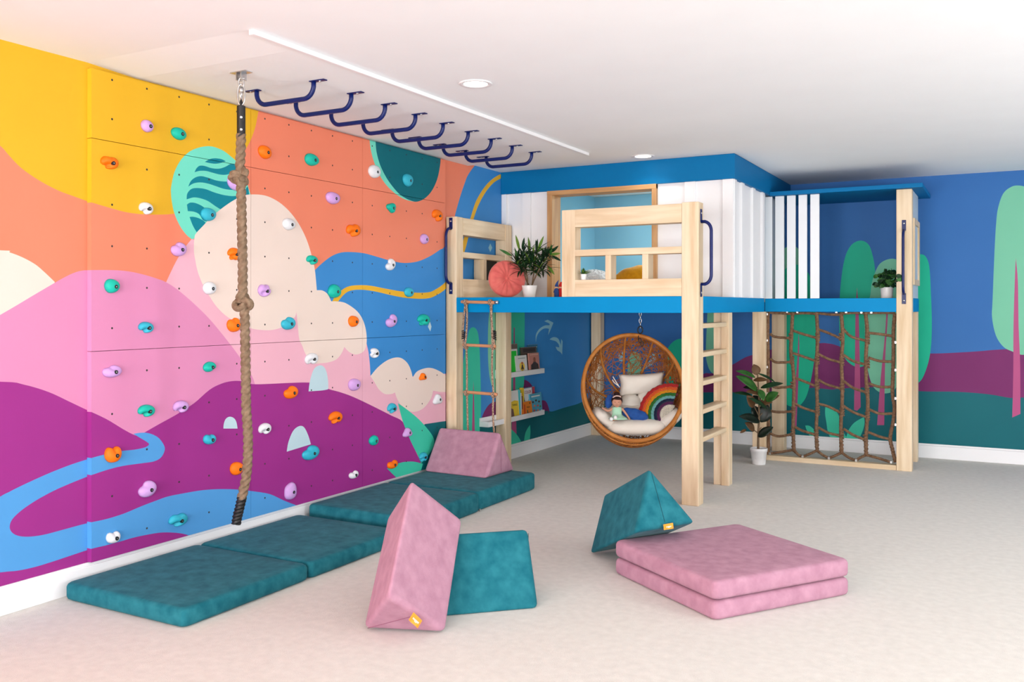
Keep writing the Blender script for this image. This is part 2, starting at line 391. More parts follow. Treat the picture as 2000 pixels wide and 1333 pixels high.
BACK = [
 ('backpurple', [(1325, 800, 1), (1340, 755), (1374, 730.8), (1392, 729), (1431, 712.5), (1449, 702), (1467, 694.5), (1530, 678), (1599, 671), (1615, 671), (1631, 674), (1660, 684), (1700, 690), (1760, 690), (1819, 691), (1853.6, 690), (1906.4, 687), (1940, 684), (1964, 682.6), (2000, 681), (2100, 685, 1), (3600, 715, 1), (3600, 842, 1), (2100, 780, 1), (2000, 777), (1973.6, 777.7), (1930, 770.5), (1868, 765.7), (1798, 764.7), (1730, 757), (1647, 759), (1626, 761.5), (1601.5, 761.5), (1585, 758), (1467, 768), (1431, 766.5), (1374, 767, 1)]),
 ('ground', [(1100, 800, 1), (1149, 784), (1200, 775), (1290, 768), (1374, 767), (1431, 766.5), (1467, 768), (1540, 762), (1585, 758), (1626, 761.5), (1647, 759), (1730, 757), (1798, 764.7), (1868, 765.7), (1930, 770.5), (1973.6, 777.7), (2000, 777), (2100, 780, 1), (3600, 842, 1), (3600, 1600, 1), (2150, 1100, 1), (1050, 1000, 1)]),
 ('bird', [(1208, 693, 1), (1219, 685, 1), (1219, 708, 1), (1209, 705, 1)]),
 ('paletree', [(1225, 760, 1), (1226, 715), (1229, 697), (1237, 688), (1246, 690), (1253, 701), (1253, 724), (1252, 760, 1)]),
 ('bird', [(1258, 693, 1), (1290, 689, 1), (1284, 697, 1), (1275, 712), (1257, 722, 1), (1268, 705), (1275, 697, 1), (1260, 699, 1)]),
 ('tree', [(1301, 760), (1301, 700), (1305, 680), (1316, 667), (1330, 662), (1343, 668), (1349, 690), (1349, 760), (1335, 790), (1315, 790)]),
 ('trunk', [(1320, 710, 1), (1322, 710, 1), (1326, 800, 1), (1317, 800, 1)]),
 ('paletree', [(1384, 560, 1), (1381, 625), (1379, 670), (1379, 699), (1384, 719), (1391, 729), (1402, 733), (1415, 726), (1424, 700), (1425, 640), (1420, 560, 1)]),
 ('paletree', [(1523, 560, 1), (1524, 510), (1530, 488), (1546, 480), (1560, 487), (1570, 510), (1572, 560, 1)]),
 ('tree', [(1522, 700), (1523, 600), (1528, 540), (1538, 522), (1552, 517), (1568, 522), (1582, 540), (1591, 575), (1593.4, 620), (1593.4, 674.5), (1590.7, 701.5), (1585, 736.6), (1577, 769), (1569, 785), (1558, 794.7), (1545, 794.7), (1532, 785), (1525, 750)]),
 ('trunk', [(1559.7, 652, 1), (1561, 690), (1555.6, 836, 1), (1545, 836, 1), (1556, 720)]),
 ('tree', [(1639, 620), (1640, 581), (1643.7, 540), (1648.5, 511), (1654.5, 492), (1664, 477.7), (1676, 471), (1688, 471.7), (1697.7, 480), (1703.7, 497), (1708.5, 523), (1711, 570), (1711, 620), (1707, 670), (1699, 705), (1682.5, 717), (1669, 716), (1653, 704), (1642, 682.6), (1639.5, 650)]),
 ('trunk', [(1673.8, 562, 1), (1677, 612), (1679, 690), (1681, 796, 1), (1674, 803, 1), (1668, 801, 1), (1670, 690), (1671, 612)]),
 ('tree', [(1763, 620), (1765, 560), (1770, 520), (1783, 500), (1798.4, 497), (1808, 501.6), (1815, 521), (1818, 569), (1820, 636), (1817.6, 684), (1810.4, 717.6), (1798.4, 744), (1782, 750), (1768, 720), (1764, 670)]),
 ('paletree', [(1689, 620), (1699, 581), (1702.5, 554.5), (1710, 530.5), (1719, 515), (1733.7, 507), (1748.6, 506.5), (1762, 516), (1771, 545), (1774, 600), (1773, 680), (1764, 730), (1750, 758), (1742, 766), (1728.5, 769), (1715, 765), (1704, 753), (1696, 728.5), (1690.6, 688)]),
 ('trunk', [(1733, 580, 1), (1734, 620), (1729, 700), (1727, 831, 1), (1713, 831, 1), (1720, 740), (1728, 660), (1731, 612)]),
 ('leaf', cn((490, 790, 1), (530, 800), (575, 840), (605, 910), (622, 980), (640, 1015, 1), (610, 1060, 1), (520, 1010), (495, 900), (487, 840))),
 ('leaf', cn((768, 870, 1), (700, 910), (660, 960), (640, 1015, 1), (640, 1060, 1), (720, 1040), (755, 980), (772, 920))),
 ('leaf', cn((343, 932, 1), (375, 935), (410, 965), (440, 1010), (460, 1060, 1), (380, 1010), (352, 960))),
 ('paletree', [(1937.6, 620), (1938.6, 588), (1942.4, 492), (1945.8, 434), (1949.6, 405.6), (1959, 379), (1973.6, 366), (1988, 362.5), (2005, 367), (2020, 385), (2030, 430), (2036, 520), (2038, 600), (2034, 650), (2022, 682), (2000, 693.6), (1976, 686.5), (1959, 677), (1944.8, 655)]),
 ('trunk', [(1984, 504, 1), (1988, 550), (1989.5, 636), (1992.5, 713), (1993, 809, 1), (1977, 816, 1), (1979, 730), (1979.5, 636), (1982, 550)]),
]
def pip(pt, poly):
    x, y = pt; ins = False; j = len(poly) - 1
    for i in range(len(poly)):
        xi, yi = poly[i]; xj, yj = poly[j]
        if (yi > y) != (yj > y) and x < (xj - xi) * (y - yi) / (yj - yi) + xi: ins = not ins
        j = i
    return ins
def flatten(shapes, plane):
    out = []
    for name, pts in shapes:
        q = []
        for (x, y) in smooth_poly(pts):
            q.append(plane(x, y))
        xs = [p[0] for p in q]; ys = [p[1] for p in q]
        out.append((name, q, (min(xs), max(xs), min(ys), max(ys))))
    return out
def mural_face(mb, rect, shapes, base, to3d, dots=(), edge=None):
    """planar subdivision of rect by the painted outlines; every cell takes the paint of the topmost outline"""
    a0, a1, b0, b1 = rect
    V = [Vector((a0, b0)), Vector((a1, b0)), Vector((a1, b1)), Vector((a0, b1))]; F = [[0, 1, 2, 3]]
    use = []
    for (name, q, bb) in shapes:
        if bb[1] < a0 or bb[0] > a1 or bb[3] < b0 or bb[2] > b1: continue
        b = len(V); V += [Vector(p) for p in q]; F.append(list(range(b, b + len(q)))); use.append((name, q, bb))
    for (u, w, r) in dots:
        if not (a0 + r < u < a1 - r and b0 + r < w < b1 - r): continue
        q = [(u + r * math.cos(2 * PI * k / 8), w + r * math.sin(2 * PI * k / 8)) for k in range(8)]
        b = len(V); V += [Vector(p) for p in q]; F.append(list(range(b, b + 8))); use.append(('dot', q, (u - r, u + r, w - r, w + r)))
    res = delaunay_2d_cdt(V, [], F, 0, 1e-5)
    vv, ff = res[0], res[2]
    groups = {}
    cnt = {}
    for f in ff:
        c = sum((vv[i] for i in f), Vector((0, 0))) / len(f)
        if not (a0 < c.x < a1 and b0 < c.y < b1): continue
        nm = base
        for (name, q, bb) in reversed(use):
            if bb[0] <= c.x <= bb[1] and bb[2] <= c.y <= bb[3] and pip(c, q): nm = name; break
        groups.setdefault(nm, []).append(f)
        if edge:
            for i in range(len(f)):
                e = (f[i], f[(i + 1) % len(f)])
                A, B = vv[e[0]], vv[e[1]]
                for s in (0, 1):
                    if (abs(A[s] - rect[2 * s]) < 1e-5 and abs(B[s] - rect[2 * s]) < 1e-5) or (abs(A[s] - rect[2 * s + 1]) < 1e-5 and abs(B[s] - rect[2 * s + 1]) < 1e-5):
                        cnt.setdefault(nm, []).append((A, B))
    for nm, fs in groups.items():
        ids = sorted({i for f in fs for i in f}); mp = {i: k for k, i in enumerate(ids)}
        mb.add([to3d(vv[i].x, vv[i].y) for i in ids], [[mp[i] for i in f] for f in fs], PM[nm])
    for nm, es in cnt.items():
        for A, B in es:
            mb.add([to3d(A.x, A.y), to3d(B.x, B.y), edge(B.x, B.y), edge(A.x, A.y)], [(0, 1, 2, 3)], PM[nm])
# ------------------------------------------------------------------ room shell
XL, YB, ZC = -4.17, 9.57, 2.727
XR, YR = 3.40, -5.50
XP = -4.135
LW = flatten(LEFT, lambda x, y: onX(x, y, XL)[1:])
LP = flatten(LEFT, lambda x, y: onX(x, y, XP)[1:])
BWp = flatten(BACK, lambda x, y: (onY(x, y, YB)[0], onY(x, y, YB)[2]))

mb = MB(); mb.box(XL - .1, XR + .1, YR - .1, YB + .1, -0.1, 0.0)
tag(obj('floor', mb, CARPET), 'cream cut-pile carpet covering the playroom floor', 'floor', kind='structure')
mb = MB(); mb.box(XL - .1, XR + .1, YR - .1, YB + .1, ZC, ZC + .1)
tag(obj('ceiling', mb, CEIL), 'plain white painted ceiling', 'ceiling', kind='structure')

mb = MB()
mural_face(mb, (YR, YB, 0.0, ZC), LW, 'coral', lambda a, b: (XL, a, b))
mb.box(XL - .1, XL - .002, YR - .1, YB + .1, 0, ZC, PM['coral'])
tag(obj('wall_left', mb), 'left wall painted with a bright hills and clouds mural', 'wall', kind='structure')
mb = MB()
mural_face(mb, (XL, XR, 0.0, ZC), BWp, 'backsky', lambda a, b: (a, YB, b))
mb.box(XL, XR, YB + .002, YB + .1, 0, ZC, PM['backsky'])
tag(obj('wall_back', mb), 'blue back wall painted with rounded green trees', 'wall', kind='structure')
# right wall with a wide window
def wall_holes(mb, axis, pos, th, a0, a1, holes, m):
    cur = a0
    for (h0, h1, z0, z1) in holes:
        for (p, q, r, s) in ((cur, h0, 0, ZC), (h0, h1, 0, z0), (h0, h1, z1, ZC)):
            if axis == 'X': mb.box(pos, pos + th, p, q, r, s, m)
            else: mb.box(p, q, pos, pos + th, r, s, m)
        cur = h1
    if axis == 'X': mb.box(pos, pos + th, cur, a1, 0, ZC, m)
    else: mb.box(cur, a1, pos, pos + th, 0, ZC, m)
WALLW = paint('warm_white_wall', (236, 234, 230), 0.6)
mb = MB(); wall_holes(mb, 'X', XR, .1, YR, YB, [(-1.7, .5, .65, 2.25), (2.85, 4.25, .5, 2.0), (6.2, 7.6, .6, 2.0)], WALLW)  # third opening is added for the fill light under the loft
tag(obj('wall_right', mb), 'white right wall with a wide window', 'wall', kind='structure')
mb = MB(); wall_holes(mb, 'Y', YR - .1, .1, XL, XR, [(-3.5, -.9, .06, 2.15), (.1, 1.9, .06, 2.15)], WALLW)
tag(obj('wall_rear', mb), 'white wall behind the camera with two windows', 'wall', kind='structure')
for i, (ax, p, a, b, z0, z1) in enumerate([('X', XR, -1.7, .5, .65, 2.25), ('X', XR, 2.85, 4.25, .5, 2.0), ('X', XR, 6.2, 7.6, .6, 2.0), ('Y', YR, -3.5, -.9, .06, 2.15), ('Y', YR, .1, 1.9, .06, 2.15)]):  # third right frame belongs to the added fill opening
    mb = MB(); t = .05
    def bb(u0, u1, v0, v1, d=.03):
        if ax == 'X': mb.box(p - d, p + .05, u0, u1, v0, v1)
        else: mb.box(u0, u1, p - .05, p + d, v0, v1)
    bb(a - t, a, z0 - t, z1 + t); bb(b, b + t, z0 - t, z1 + t); bb(a, b, z0 - t, z0); bb(a, b, z1, z1 + t)
    bb((a + b) / 2 - .02, (a + b) / 2 + .02, z0, z1, 0)
    tag(obj('window_%d' % (i + 1), mb, WHITE), 'white painted window frame', 'window', kind='structure')

def baseboard(nm, x0, x1, y0, y1, dx, dy, label):
    mb = MB()
    mb.box(x0, x1, y0, y1, 0, .120)
    mb.box(x0, x1 - dx, y0 + dy, y1, .120, .138)
    tag(obj(nm, mb, WHITE, bevel=.003), label, 'baseboard', kind='structure')
baseboard('baseboard_left', XL, XL + .018, YR, YB, .006, 0, 'white baseboard along the left wall')
baseboard('baseboard_back', XL, XR, YB - .018, YB, 0, .006, 'white baseboard along the back wall')
baseboard('baseboard_right', XR - .018, XR, YR, YB, 0, 0, 'white baseboard along the right wall')
baseboard('baseboard_rear', XL, XR, YR, YR + .018, 0, 0, 'white baseboard along the rear wall')

# ------------------------------------------------------------------ climbing panels
YE = [3.021, 4.140, 5.252, 6.365]; ZE = [.139, 1.230, 2.333, 2.695]
ys = [3.145 + .2195 * i for i in range(5)] + [4.262 + .2185 * i for i in range(5)] + [5.368 + .2175 * i for i in range(5)]
zs = [.244, .461, .678, .895, 1.112, 1.348, 1.565, 1.781, 2.0, 2.215, 2.452, 2.669 - .01]
dots = [(y, z, .0062) for y in ys for z in zs]
cw = thing('climbing_wall', (XL, YE[0], ZE[0]), 'mural-painted plywood climbing wall of nine panels with bolt holes', 'climbing wall')
for r in range(3):
    for c in range(3):
        g = .0016
        rect = (YE[c] + g, YE[c + 1] - g, ZE[r] + g, ZE[r + 1] - g)
        mb = MB()
        mural_face(mb, rect, LP, 'coral', lambda a, b: (XP, a, b), dots, edge=lambda a, b: (XL + .0005, a, b))
        obj('panel', mb, parent=cw)

# ------------------------------------------------------------------ climbing holds
HC = {'l': ('lilac', (206, 162, 222)), 't': ('green', (16, 184, 164)), 'o': ('orange', (250, 120, 10)), 'w': ('white', (226, 228, 232)), 'c': ('turquoise', (52, 176, 200))}
HM = {k: mottled('hold_' + v[0], v[1], tuple(max(0, q - 8) for q in v[1]), 60, .5, .15, 400, 0, 3) for k, v in HC.items()}
def outline(kind, n=28):
    """unit outline in polar form: radius as a function of the angle"""
    out = []
    for i in range(n):
        a = 2 * PI * i / n; r = 1.0
        def dent(a0, w, d):
            x = (a - a0 + PI) % (2 * PI) - PI
            return 1 - d * math.exp(-(x / w) ** 2)
        if kind == 'oval': r = 1 + .06 * math.cos(2 * a + .6)
        elif kind == 'egg': r = 1 - .10 * math.cos(a - .5) + .03 * math.cos(3 * a)
        elif kind == 'bean': r = dent(PI * .60, .45, .30) * (1 + .06 * math.cos(2 * a))
        elif kind == 'jug': r = dent(-PI * .72, .34, .40) * (1 + .08 * math.cos(2 * a + .4))
        elif kind == 'crescent': r = dent(PI * .5, .60, .50) * (1.05 + .1 * math.cos(2 * a))
        elif kind == 'tri': r = 1 + .16 * math.cos(3 * a - PI / 2)
        elif kind == 'skull': r = dent(-PI * .85, .22, .36) * dent(-PI * .5, .22, .28)
        elif kind == 'tear': r = 1 - .22 * math.cos(2 * a) + .25 * math.exp(-(((a - PI * .42 + PI) % (2 * PI) - PI) / .3) ** 2)
        elif kind == 'wing': r = dent(PI * .5, .4, .22) * dent(-PI * .78, .3, .34) * (1 + .15 * math.cos(2 * a))
        out.append((r * math.cos(a), r * math.sin(a)))
    return out
def hold(cx, cy, w, h, ck, kind, rot, label, prot=None):
    p = prot or (.022 + .0005 * min(w, h))
    Y0, Z0 = onX(cx, cy, XP + p * .45)[1:]
    c0 = onX(cx, cy, XP)
    d = c0[0] * FW[0] + Y0 * FW[1]
    # horizontal pixels per metre along the wall and out of it
    def px(X, Y):
        dd = X * FW[0] + Y * FW[1]; rr = X * RT[0] + Y * RT[1]; return FPX * rr / dd
    ky = (px(XP, Y0 + .05) - px(XP, Y0 - .05)) / .1; kx = (px(XP + .02, Y0) - px(XP, Y0)) / .02
    kz = FPX / d
    hy = max(w - .55 * kx * p, w * .5) / ky / 2; hz = h / kz / 2
    pts = outline(kind)
    ca, sa = math.cos(math.radians(rot)), math.sin(math.radians(rot))
    pts = [(a * ca - b * sa, a * sa + b * ca) for a, b in pts]
    my = [min(q[0] for q in pts), max(q[0] for q in pts)]; mz = [min(q[1] for q in pts), max(q[1] for q in pts)]
    pts = [(((a - my[0]) / (my[1] - my[0]) * 2 - 1) * hy, ((b - mz[0]) / (mz[1] - mz[0]) * 2 - 1) * hz) for a, b in pts]
    n = len(pts); mb = MB(); V = []; rings = 8
    by, bz = hy * .10, -hz * .10          # bolt seat, off centre
    for i in range(rings + 1):
        t = i / rings
        s = (1, .985, .95, .88, .76, .58, .38, .18, 0)[i]
        hh = p * (0, .22, .42, .60, .76, .89, .97, 1.0, 1.0)[i]
        for (a, b) in pts:
            yy = a * s + by * t * t; zz = b * s + bz * t * t
            x = hh
            if kind in ('jug', 'skull', 'wing'):     # finger pocket
                gx, gz = (-hy * .30, -hz * .42)
                x -= p * .8 * math.exp(-(((yy - gx) / (hy * .34)) ** 2 + ((zz - gz) / (hz * .34)) ** 2)) * (t > .2)
            if kind in ('bean', 'crescent'):
                x -= p * .25 * math.exp(-(((yy) / (hy * .5)) ** 2 + ((zz - hz * .5) / (hz * .4)) ** 2)) * (t > .2)
            V.append((XP + max(x, 0.0), Y0 + yy, Z0 + zz))
    Fs = []
    for i in range(rings):
        for k in range(n):
            Fs.append((i * n + k, i * n + (k + 1) % n, (i + 1) * n + (k + 1) % n, (i + 1) * n + k))
    Fs.append(tuple(range(n - 1, -1, -1)))
    mb.add(V, Fs, HM[ck])
    o = obj('climbing_hold', mb, smooth=True)
    origin(o, (XP, Y0, Z0))
    tag(o, label, 'climbing hold', 'climbing holds on the painted wall')
    br = min(.0105, hy * .3)
    m2 = MB()
    bx = XP + p + .0005
    m2.lathe([(br, -.010), (br, .0006), (br * .86, .0012), (0, .0012)], (bx, Y0 + by, Z0 + bz), 14, BLACK, 'X')
    m2.lathe([(br * .34, .0012), (br * .34, .0022), (0, .0022)], (bx, Y0 + by, Z0 + bz), 6, STEEL, 'X')
    obj('bolt', m2, parent=o)
    return o
HOLDS = [
 (289, 246, 26, 24, 'l', 'oval', 0, 'round lilac climbing hold on the yellow top left panel'),
 (351, 261, 32, 24, 't', 'oval', -20, 'tilted green oval hold on the yellow panel, right of the round lilac one'),
 (216, 318, 38, 24, 'o', 'wing', 0, 'orange winged hold on yellow near the left panel edge'),
 (287, 407, 30, 24, 'w', 'jug', 0, 'white hooked hold at the bottom edge of the yellow paint'),
 (462, 356, 34, 32, 'l', 'oval', 0, 'lilac hold half hidden behind the upper rope knot'),
 (409, 419, 32, 26, 'c', 'egg', 20, 'turquoise rounded hold at the lower right of the striped mint circle'),
 (351, 487, 33, 28, 'l', 'bean', 20, 'lilac dented hold on coral beneath the striped mint circle'),
 (459, 496, 28, 24, 'o', 'skull', 0, 'orange hold half behind the rope, between the two knots'),
 (221, 559, 32, 28, 't', 'egg', 10, 'green rounded hold at the top of the pink hill'),
 (411, 563, 28, 25, 'w', 'oval', 20, 'white round hold at the left rim of the big cream cloud'),
 (518, 568, 27, 24, 'l', 'skull', 180, 'lilac notched hold in the big cream cloud, right of the lower knot'),
 (287, 640, 32, 22, 'c', 'jug', 0, 'turquoise hooked hold in the middle of the pink hill'),
 (459, 635, 30, 28, 'o', 'bean', 0, 'orange hold half behind the rope, just under the lower knot'),
 (565, 632, 30, 25, 'c', 'bean', 15, 'turquoise kidney-shaped hold at the bottom of the big cream cloud'),
 (519, 297, 28, 26, 'o', 'oval', -40, 'orange tilted oval hold on coral, right of the rope sleeve'),
 (611, 312, 30, 24, 't', 'egg', 0, 'green rounded hold on the coral top panel'),
 (733, 335, 26, 26, 'w', 'oval', 30, 'white round hold at the mint rim of the dark half circle'),
 (798, 352, 22, 25, 'c', 'egg', 30, 'turquoise hold inside the dark teal half circle'),
 (652, 387, 30, 24, 'l', 'egg', 20, 'lilac oval hold on coral, left of the dark half circle'),
 (765, 406, 20, 20, 't', 'tri', 20, 'small green triangular hold below the dark half circle'),
 (856, 421, 23, 23, 'o', 'jug', 0, 'orange hooked hold next to the top of the left loft post'),
 (566, 438, 27, 23, 'w', 'egg', 15, 'white hold at the top right rim of the big cream cloud'),
 (692, 450, 30, 25, 'o', 'wing', 10, 'orange pitted hold on coral above the blue sky band'),
 (830, 467, 18, 20, 'l', 'oval', 20, 'small lilac hold on coral left of the blue grab bar'),
 (611, 508, 24, 18, 't', 'jug', 0, 'small green notched hold at the right edge of the big cream cloud'),
 (764, 517, 21, 24, 'w', 'crescent', 60, 'white crescent hold on the coral and blue border'),
 (655, 569, 28, 27, 't', 'egg', -20, 'green rounded hold at the left end of the yellow ribbon'),
 (800, 571, 20, 19, 'c', 'oval', 0, 'turquoise hold on the yellow ribbon'),
 (692, 628, 22, 22, 'o', 'egg', 20, 'orange round hold at the right lobe of the big cream cloud'),
 (766, 627, 24, 26, 'l', 'crescent', 40, 'lilac crescent hold on blue beneath the yellow ribbon'),
 (829, 625, 27, 22, 't', 'skull', 0, 'green hold above the small white painted diamond'),
 (733, 690, 19, 20, 'w', 'jug', -60, 'small white notched hold on blue above the lower cloud'),
 (221, 726, 40, 24, 'l', 'bean', 10, 'wide lilac kidney-shaped hold on pink near the left panel edge'),
 (411, 717, 27, 20, 't', 'bean', 200, 'green notched hold on pink between the pink hill and the rope'),
 (610, 701, 28, 22, 'w', 'jug', 30, 'white pocketed hold directly above the tall pale arch'),
 (694, 752, 26, 24, 'l', 'egg', 20, 'lilac oval hold on pink, right of the tall pale arch'),
 (827, 736, 16, 14, 'o', 'tri', 180, 'small orange hold on the lower cream cloud'),
 (288, 803, 36, 24, 't', 'jug', 0, 'green hooked hold on pink above the end of the river'),
 (355, 795, 33, 24, 'l', 'jug', 10, 'lilac hooked hold on the pink and purple border'),
 (570, 767, 30, 25, 'o', 'bean', 20, 'orange kidney-shaped hold on purple left of the tall pale arch'),
 (767, 798, 20, 20, 'c', 'skull', 20, 'turquoise notched hold at the tip of the big green leaf'),
 (856, 780, 20, 20, 'w', 'tri', 180, 'white hold right of the lower cloud beside the loft post'),
 (411, 859, 27, 20, 'c', 'bean', -20, 'turquoise hold on purple left of the rope'),
 (519, 838, 27, 22, 'w', 'jug', 15, 'white notched hold on purple just right of the rope'),
 (657, 816, 29, 24, 'o', 'skull', 10, 'orange pitted hold on purple right of the wide pale arch'),
 (731, 861, 20, 20, 't', 'egg', 180, 'green hold on the lower right purple hill'),
 (797, 845, 20, 18, 'l', 'tri', 180, 'lilac hold where the purple hill meets the big green leaf'),
 (223, 889, 36, 31, 'o', 'crescent', 0, 'orange horned hold on the upper bend of the river'),
 (464, 916, 28, 26, 'o', 'egg', 20, 'orange hold half behind the rope near its black end'),
 (609, 885, 36, 28, 'c', 'bean', 25, 'wide turquoise hold under the wide pale arch'),
 (768, 908, 22, 16, 'o', 'crescent', 10, 'orange crescent hold above the small green leaf'),
 (290, 956, 38, 32, 'l', 'bean', 30, 'large lilac hold on purple between the river bends'),
 (569, 960, 25, 34, 'l', 'tear', 0, 'lilac tear-shaped hold low on purple at the end of the river'),
 (692, 928, 20, 15, 'w', 'crescent', 15, 'small white hold low on the right purple hill'),
 (350, 1017, 40, 24, 'c', 'wing', 0, 'turquoise winged hold in the blue river above the baseboard'),
 (223, 1051, 30, 22, 'w', 'crescent', 0, 'lowest white hold at the left end of the river'),
 (828, 893, 18, 18, 'c', 'skull', 0, 'dark turquoise hold in shadow beside the pink wedge on the mat'),
]
for h in HOLDS: hold(*h)

# ------------------------------------------------------------------ ceiling fittings
ZT = 2.709
KT = (ZT - H) / 1.23
mb = MB(); mb.add([(XL, 3.021, ZC), (-3.031, 3.021, ZC), (XL, 3.32, ZT), (-3.031, 3.32, ZT), (XL, 6.78, ZT), (-3.031, 6.78, ZT), (XL, 6.78, ZC), (-3.031, 6.78, ZC)],
    [(0, 1, 3, 2), (2, 3, 5, 4), (4, 5, 7, 6), (0, 2, 4, 6), (1, 7, 5, 3), (0, 6, 7, 1)])
o = obj('ceiling_board', mb, CEIL); origin(o, (XL, 3.021, ZT))
tag(o, 'long white painted board fixed to the ceiling above the monkey bars', 'ceiling panel')
mb = MB(); mb.box(-3.031, -3.000, 3.021, 6.78, ZT - .006, ZC)
tag(obj('trim_1', mb, WHITE, bevel=.003), 'bright white trim along the ceiling board edge', 'trim', kind='structure')

EMIT = bpy.data.materials.new('lamp_glow'); EMIT.use_nodes = True
_b = EMIT.node_tree.nodes['Principled BSDF']; _b.inputs['Emission Color'].default_value = (1, .96, .88, 1); _b.inputs['Emission Strength'].default_value = 3.0
for (x, y, lb) in ((929, 163, 'round recessed ceiling light, lit, nearer the camera'), (1256, 305, 'round recessed ceiling light, lit, in front of the blue fascia')):
    p = onZ(x, y, ZC)
    t = thing('recessed_light', (p[0], p[1], ZC), lb, 'ceiling light', 'recessed ceiling lights')
    m = MB(); m.lathe([(.066, -.001), (.070, -.006), (.092, -.006), (.097, -.001), (.066, -.001)], p, 40, WHITE)
    obj('trim_ring', m, parent=t, smooth=True)
    m = MB(); m.lathe([(.067, -.003), (0, -.003)], p, 40, EMIT)
    obj('lamp_lens', m, parent=t)
    l = bpy.data.lights.new('recessed_lamp', 'SPOT'); l.energy = 3; l.spot_size = 2.2; l.color = (1, .93, .82); l.shadow_soft_size = .06
    lo = bpy.data.objects.new('recessed_lamp', l); COL.objects.link(lo); lo.parent = t; lo.location = (0, 0, -.02)

# monkey bars: nine bent rungs
def plate(m, x0, x1, y, z, hx, w=.034):
    m.box(x0, x1, y - w / 2, y + w / 2, z - .005, z)
def rung0():
    xa, xb, y, dz = -3.718 * KT, -3.300 * KT, 3.768 * KT, .092
    t = thing('monkey_bar', (-3.53 * KT, y, ZT), '', 'monkey bar', 'monkey bars on the ceiling board')
    pts = [(xa, y, ZT - .004), (xa, y, ZT - .03)]
    R_ = .070
    for k in range(1, 8):
        a = PI / 2 * k / 8; pts.append((xa + R_ * (1 - math.cos(a)), y, ZT - dz + R_ - R_ * math.sin(a)))
    pts += [(xa + R_, y, ZT - dz), (xb - R_, y, ZT - dz)]
    for k in range(1, 8):
        a = PI / 2 * (1 - k / 8); pts.append((xb - R_ * (1 - math.cos(a)), y, ZT - dz + R_ - R_ * math.sin(a)))
    pts += [(xb, y, ZT - .03), (xb, y, ZT - .004)]
    m = MB(); m.tube(pts, .0134, 14); obj('bar', m, NAVY, t, smooth=True)
    for (a, b, bx) in ((xa - .085, xa + .022, xa - .045), (xb - .022, xb + .085, xb + .045)):
        m = MB(); m.box(a, b, y - .017, y + .017, ZT - .006, ZT); obj('mounting_plate', m, NAVY, t, bevel=.004)
        m = MB(); m.lathe([(.0, -.012), (.008, -.011), (.008, -.006)], (bx, y, ZT), 8); obj('bolt', m, STEEL, t)
    return t
r0 = rung0()
ORD = ['first navy monkey bar, nearest the climbing rope', 'second navy monkey bar counted from the rope', 'third navy monkey bar counted from the rope', 'fourth navy monkey bar counted from the rope', 'middle one of the nine navy monkey bars', 'fourth navy monkey bar from the playhouse end', 'third navy monkey bar from the playhouse end', 'second navy monkey bar from the playhouse end', 'last navy monkey bar, nearest the blue fascia']
for i in range(9):
    r = r0 if i == 0 else copy_tree(r0)
    r.location.y = (3.768 + .3205 * i) * KT; r['label'] = ORD[i]

# ------------------------------------------------------------------ climbing rope
MR = onZ(471, 141, ZT); DR = MR[0] * FW[0] + MR[1] * FW[1]
def rp(x, y, off=0.0): return onD(x, y, DR + off)
tr = thing('climbing_rope', (MR[0], MR[1], ZT), 'thick knotted climbing rope hanging from a metal swivel on the ceiling board', 'climbing rope')
m = MB()
m.box(MR[0] - .055, MR[0] + .055, MR[1] - .028, MR[1] + .028, ZT - .005, ZT)
m.box(MR[0] - .020, MR[0] - .014, MR[1] - .02, MR[1] + .02, ZT - .045, ZT); m.box(MR[0] + .014, MR[0] + .020, MR[1] - .02, MR[1] + .02, ZT - .045, ZT)
m.lathe([(.006, -.03), (.006, .03)], (MR[0], MR[1], ZT - .035), 10, None, 'X')
obj('ceiling_bracket', m, STEEL, tr)
m = MB(); c = Vector((MR[0], MR[1], 0))
def ring(m, z0, z1, w, r, turn=0, n=24):
    pts = []
    for k in range(n):
        a = 2 * PI * k / n
        x = math.cos(a) * w; z = (z0 + z1) / 2 + math.sin(a) * (z1 - z0) / 2
        pts.append(c + Vector((x * RT[0] if not turn else x * FW[0], x * RT[1] if not turn else x * FW[1], z)))
    m.tube(pts, r, 8, closed=True)
ring(m, ZT - .085, ZT - .03, .014, .0045)
m.lathe([(.012, -.03), (.012, 0)], (MR[0], MR[1], ZT - .08), 12)
ring(m, ZT - .145, ZT - .10, .013, .0045, 1)
obj('swivel', m, STEEL, tr, smooth=True)
m = MB(); ring(m, rp(471, 206)[2], rp(471, 165)[2], .020, .0045); obj('carabiner', m, STEEL, tr, smooth=True)
m = MB(); q0 = rp(471, 208); q1 = rp(471, 268)
ring(m, q0[2] - .03, q0[2] + .03, .008, .006, 1)
m.lathe([(.0225, 0), (.0225, q0[2] - q1[2]), (.018, q0[2] - q1[2] + .003), (0, q0[2] - q1[2] + .003)], (MR[0], MR[1], q1[2]), 20)
obj('rope_sleeve', m, BLACK, tr, smooth=False)
for yy in (229, 253):
    m = MB(); q = rp(471, yy, -.022); m.lathe([(.0, -.004), (.006, -.003), (.006, .004)], q, 10, None, 'Y')
    obj('rivet', m, WHITE, tr)
path = [rp(x, y) for x, y in ((471, 262), (470, 300), (469, 330))]
def knot(cx, cy, a=.0125, turn=0.0, flip=1):
    out = []
    for k in range(25):
        t = .42 + (2 * PI - .84) * k / 24
        u = a * (math.sin(t) + 2 * math.sin(2 * t)); v = a * (math.cos(t) - 2 * math.cos(2 * t)); w = -a * 1.25 * math.sin(3 * t)
        # open end up/down
        ct, st = math.cos(turn), math.sin(turn)
        u, v = u * ct - v * st, u * st + v * ct
        b = rp(cx, cy, w * flip)
        out.append((b[0] + RT[0] * u, b[1] + RT[1] * u, b[2] + v))
    return out
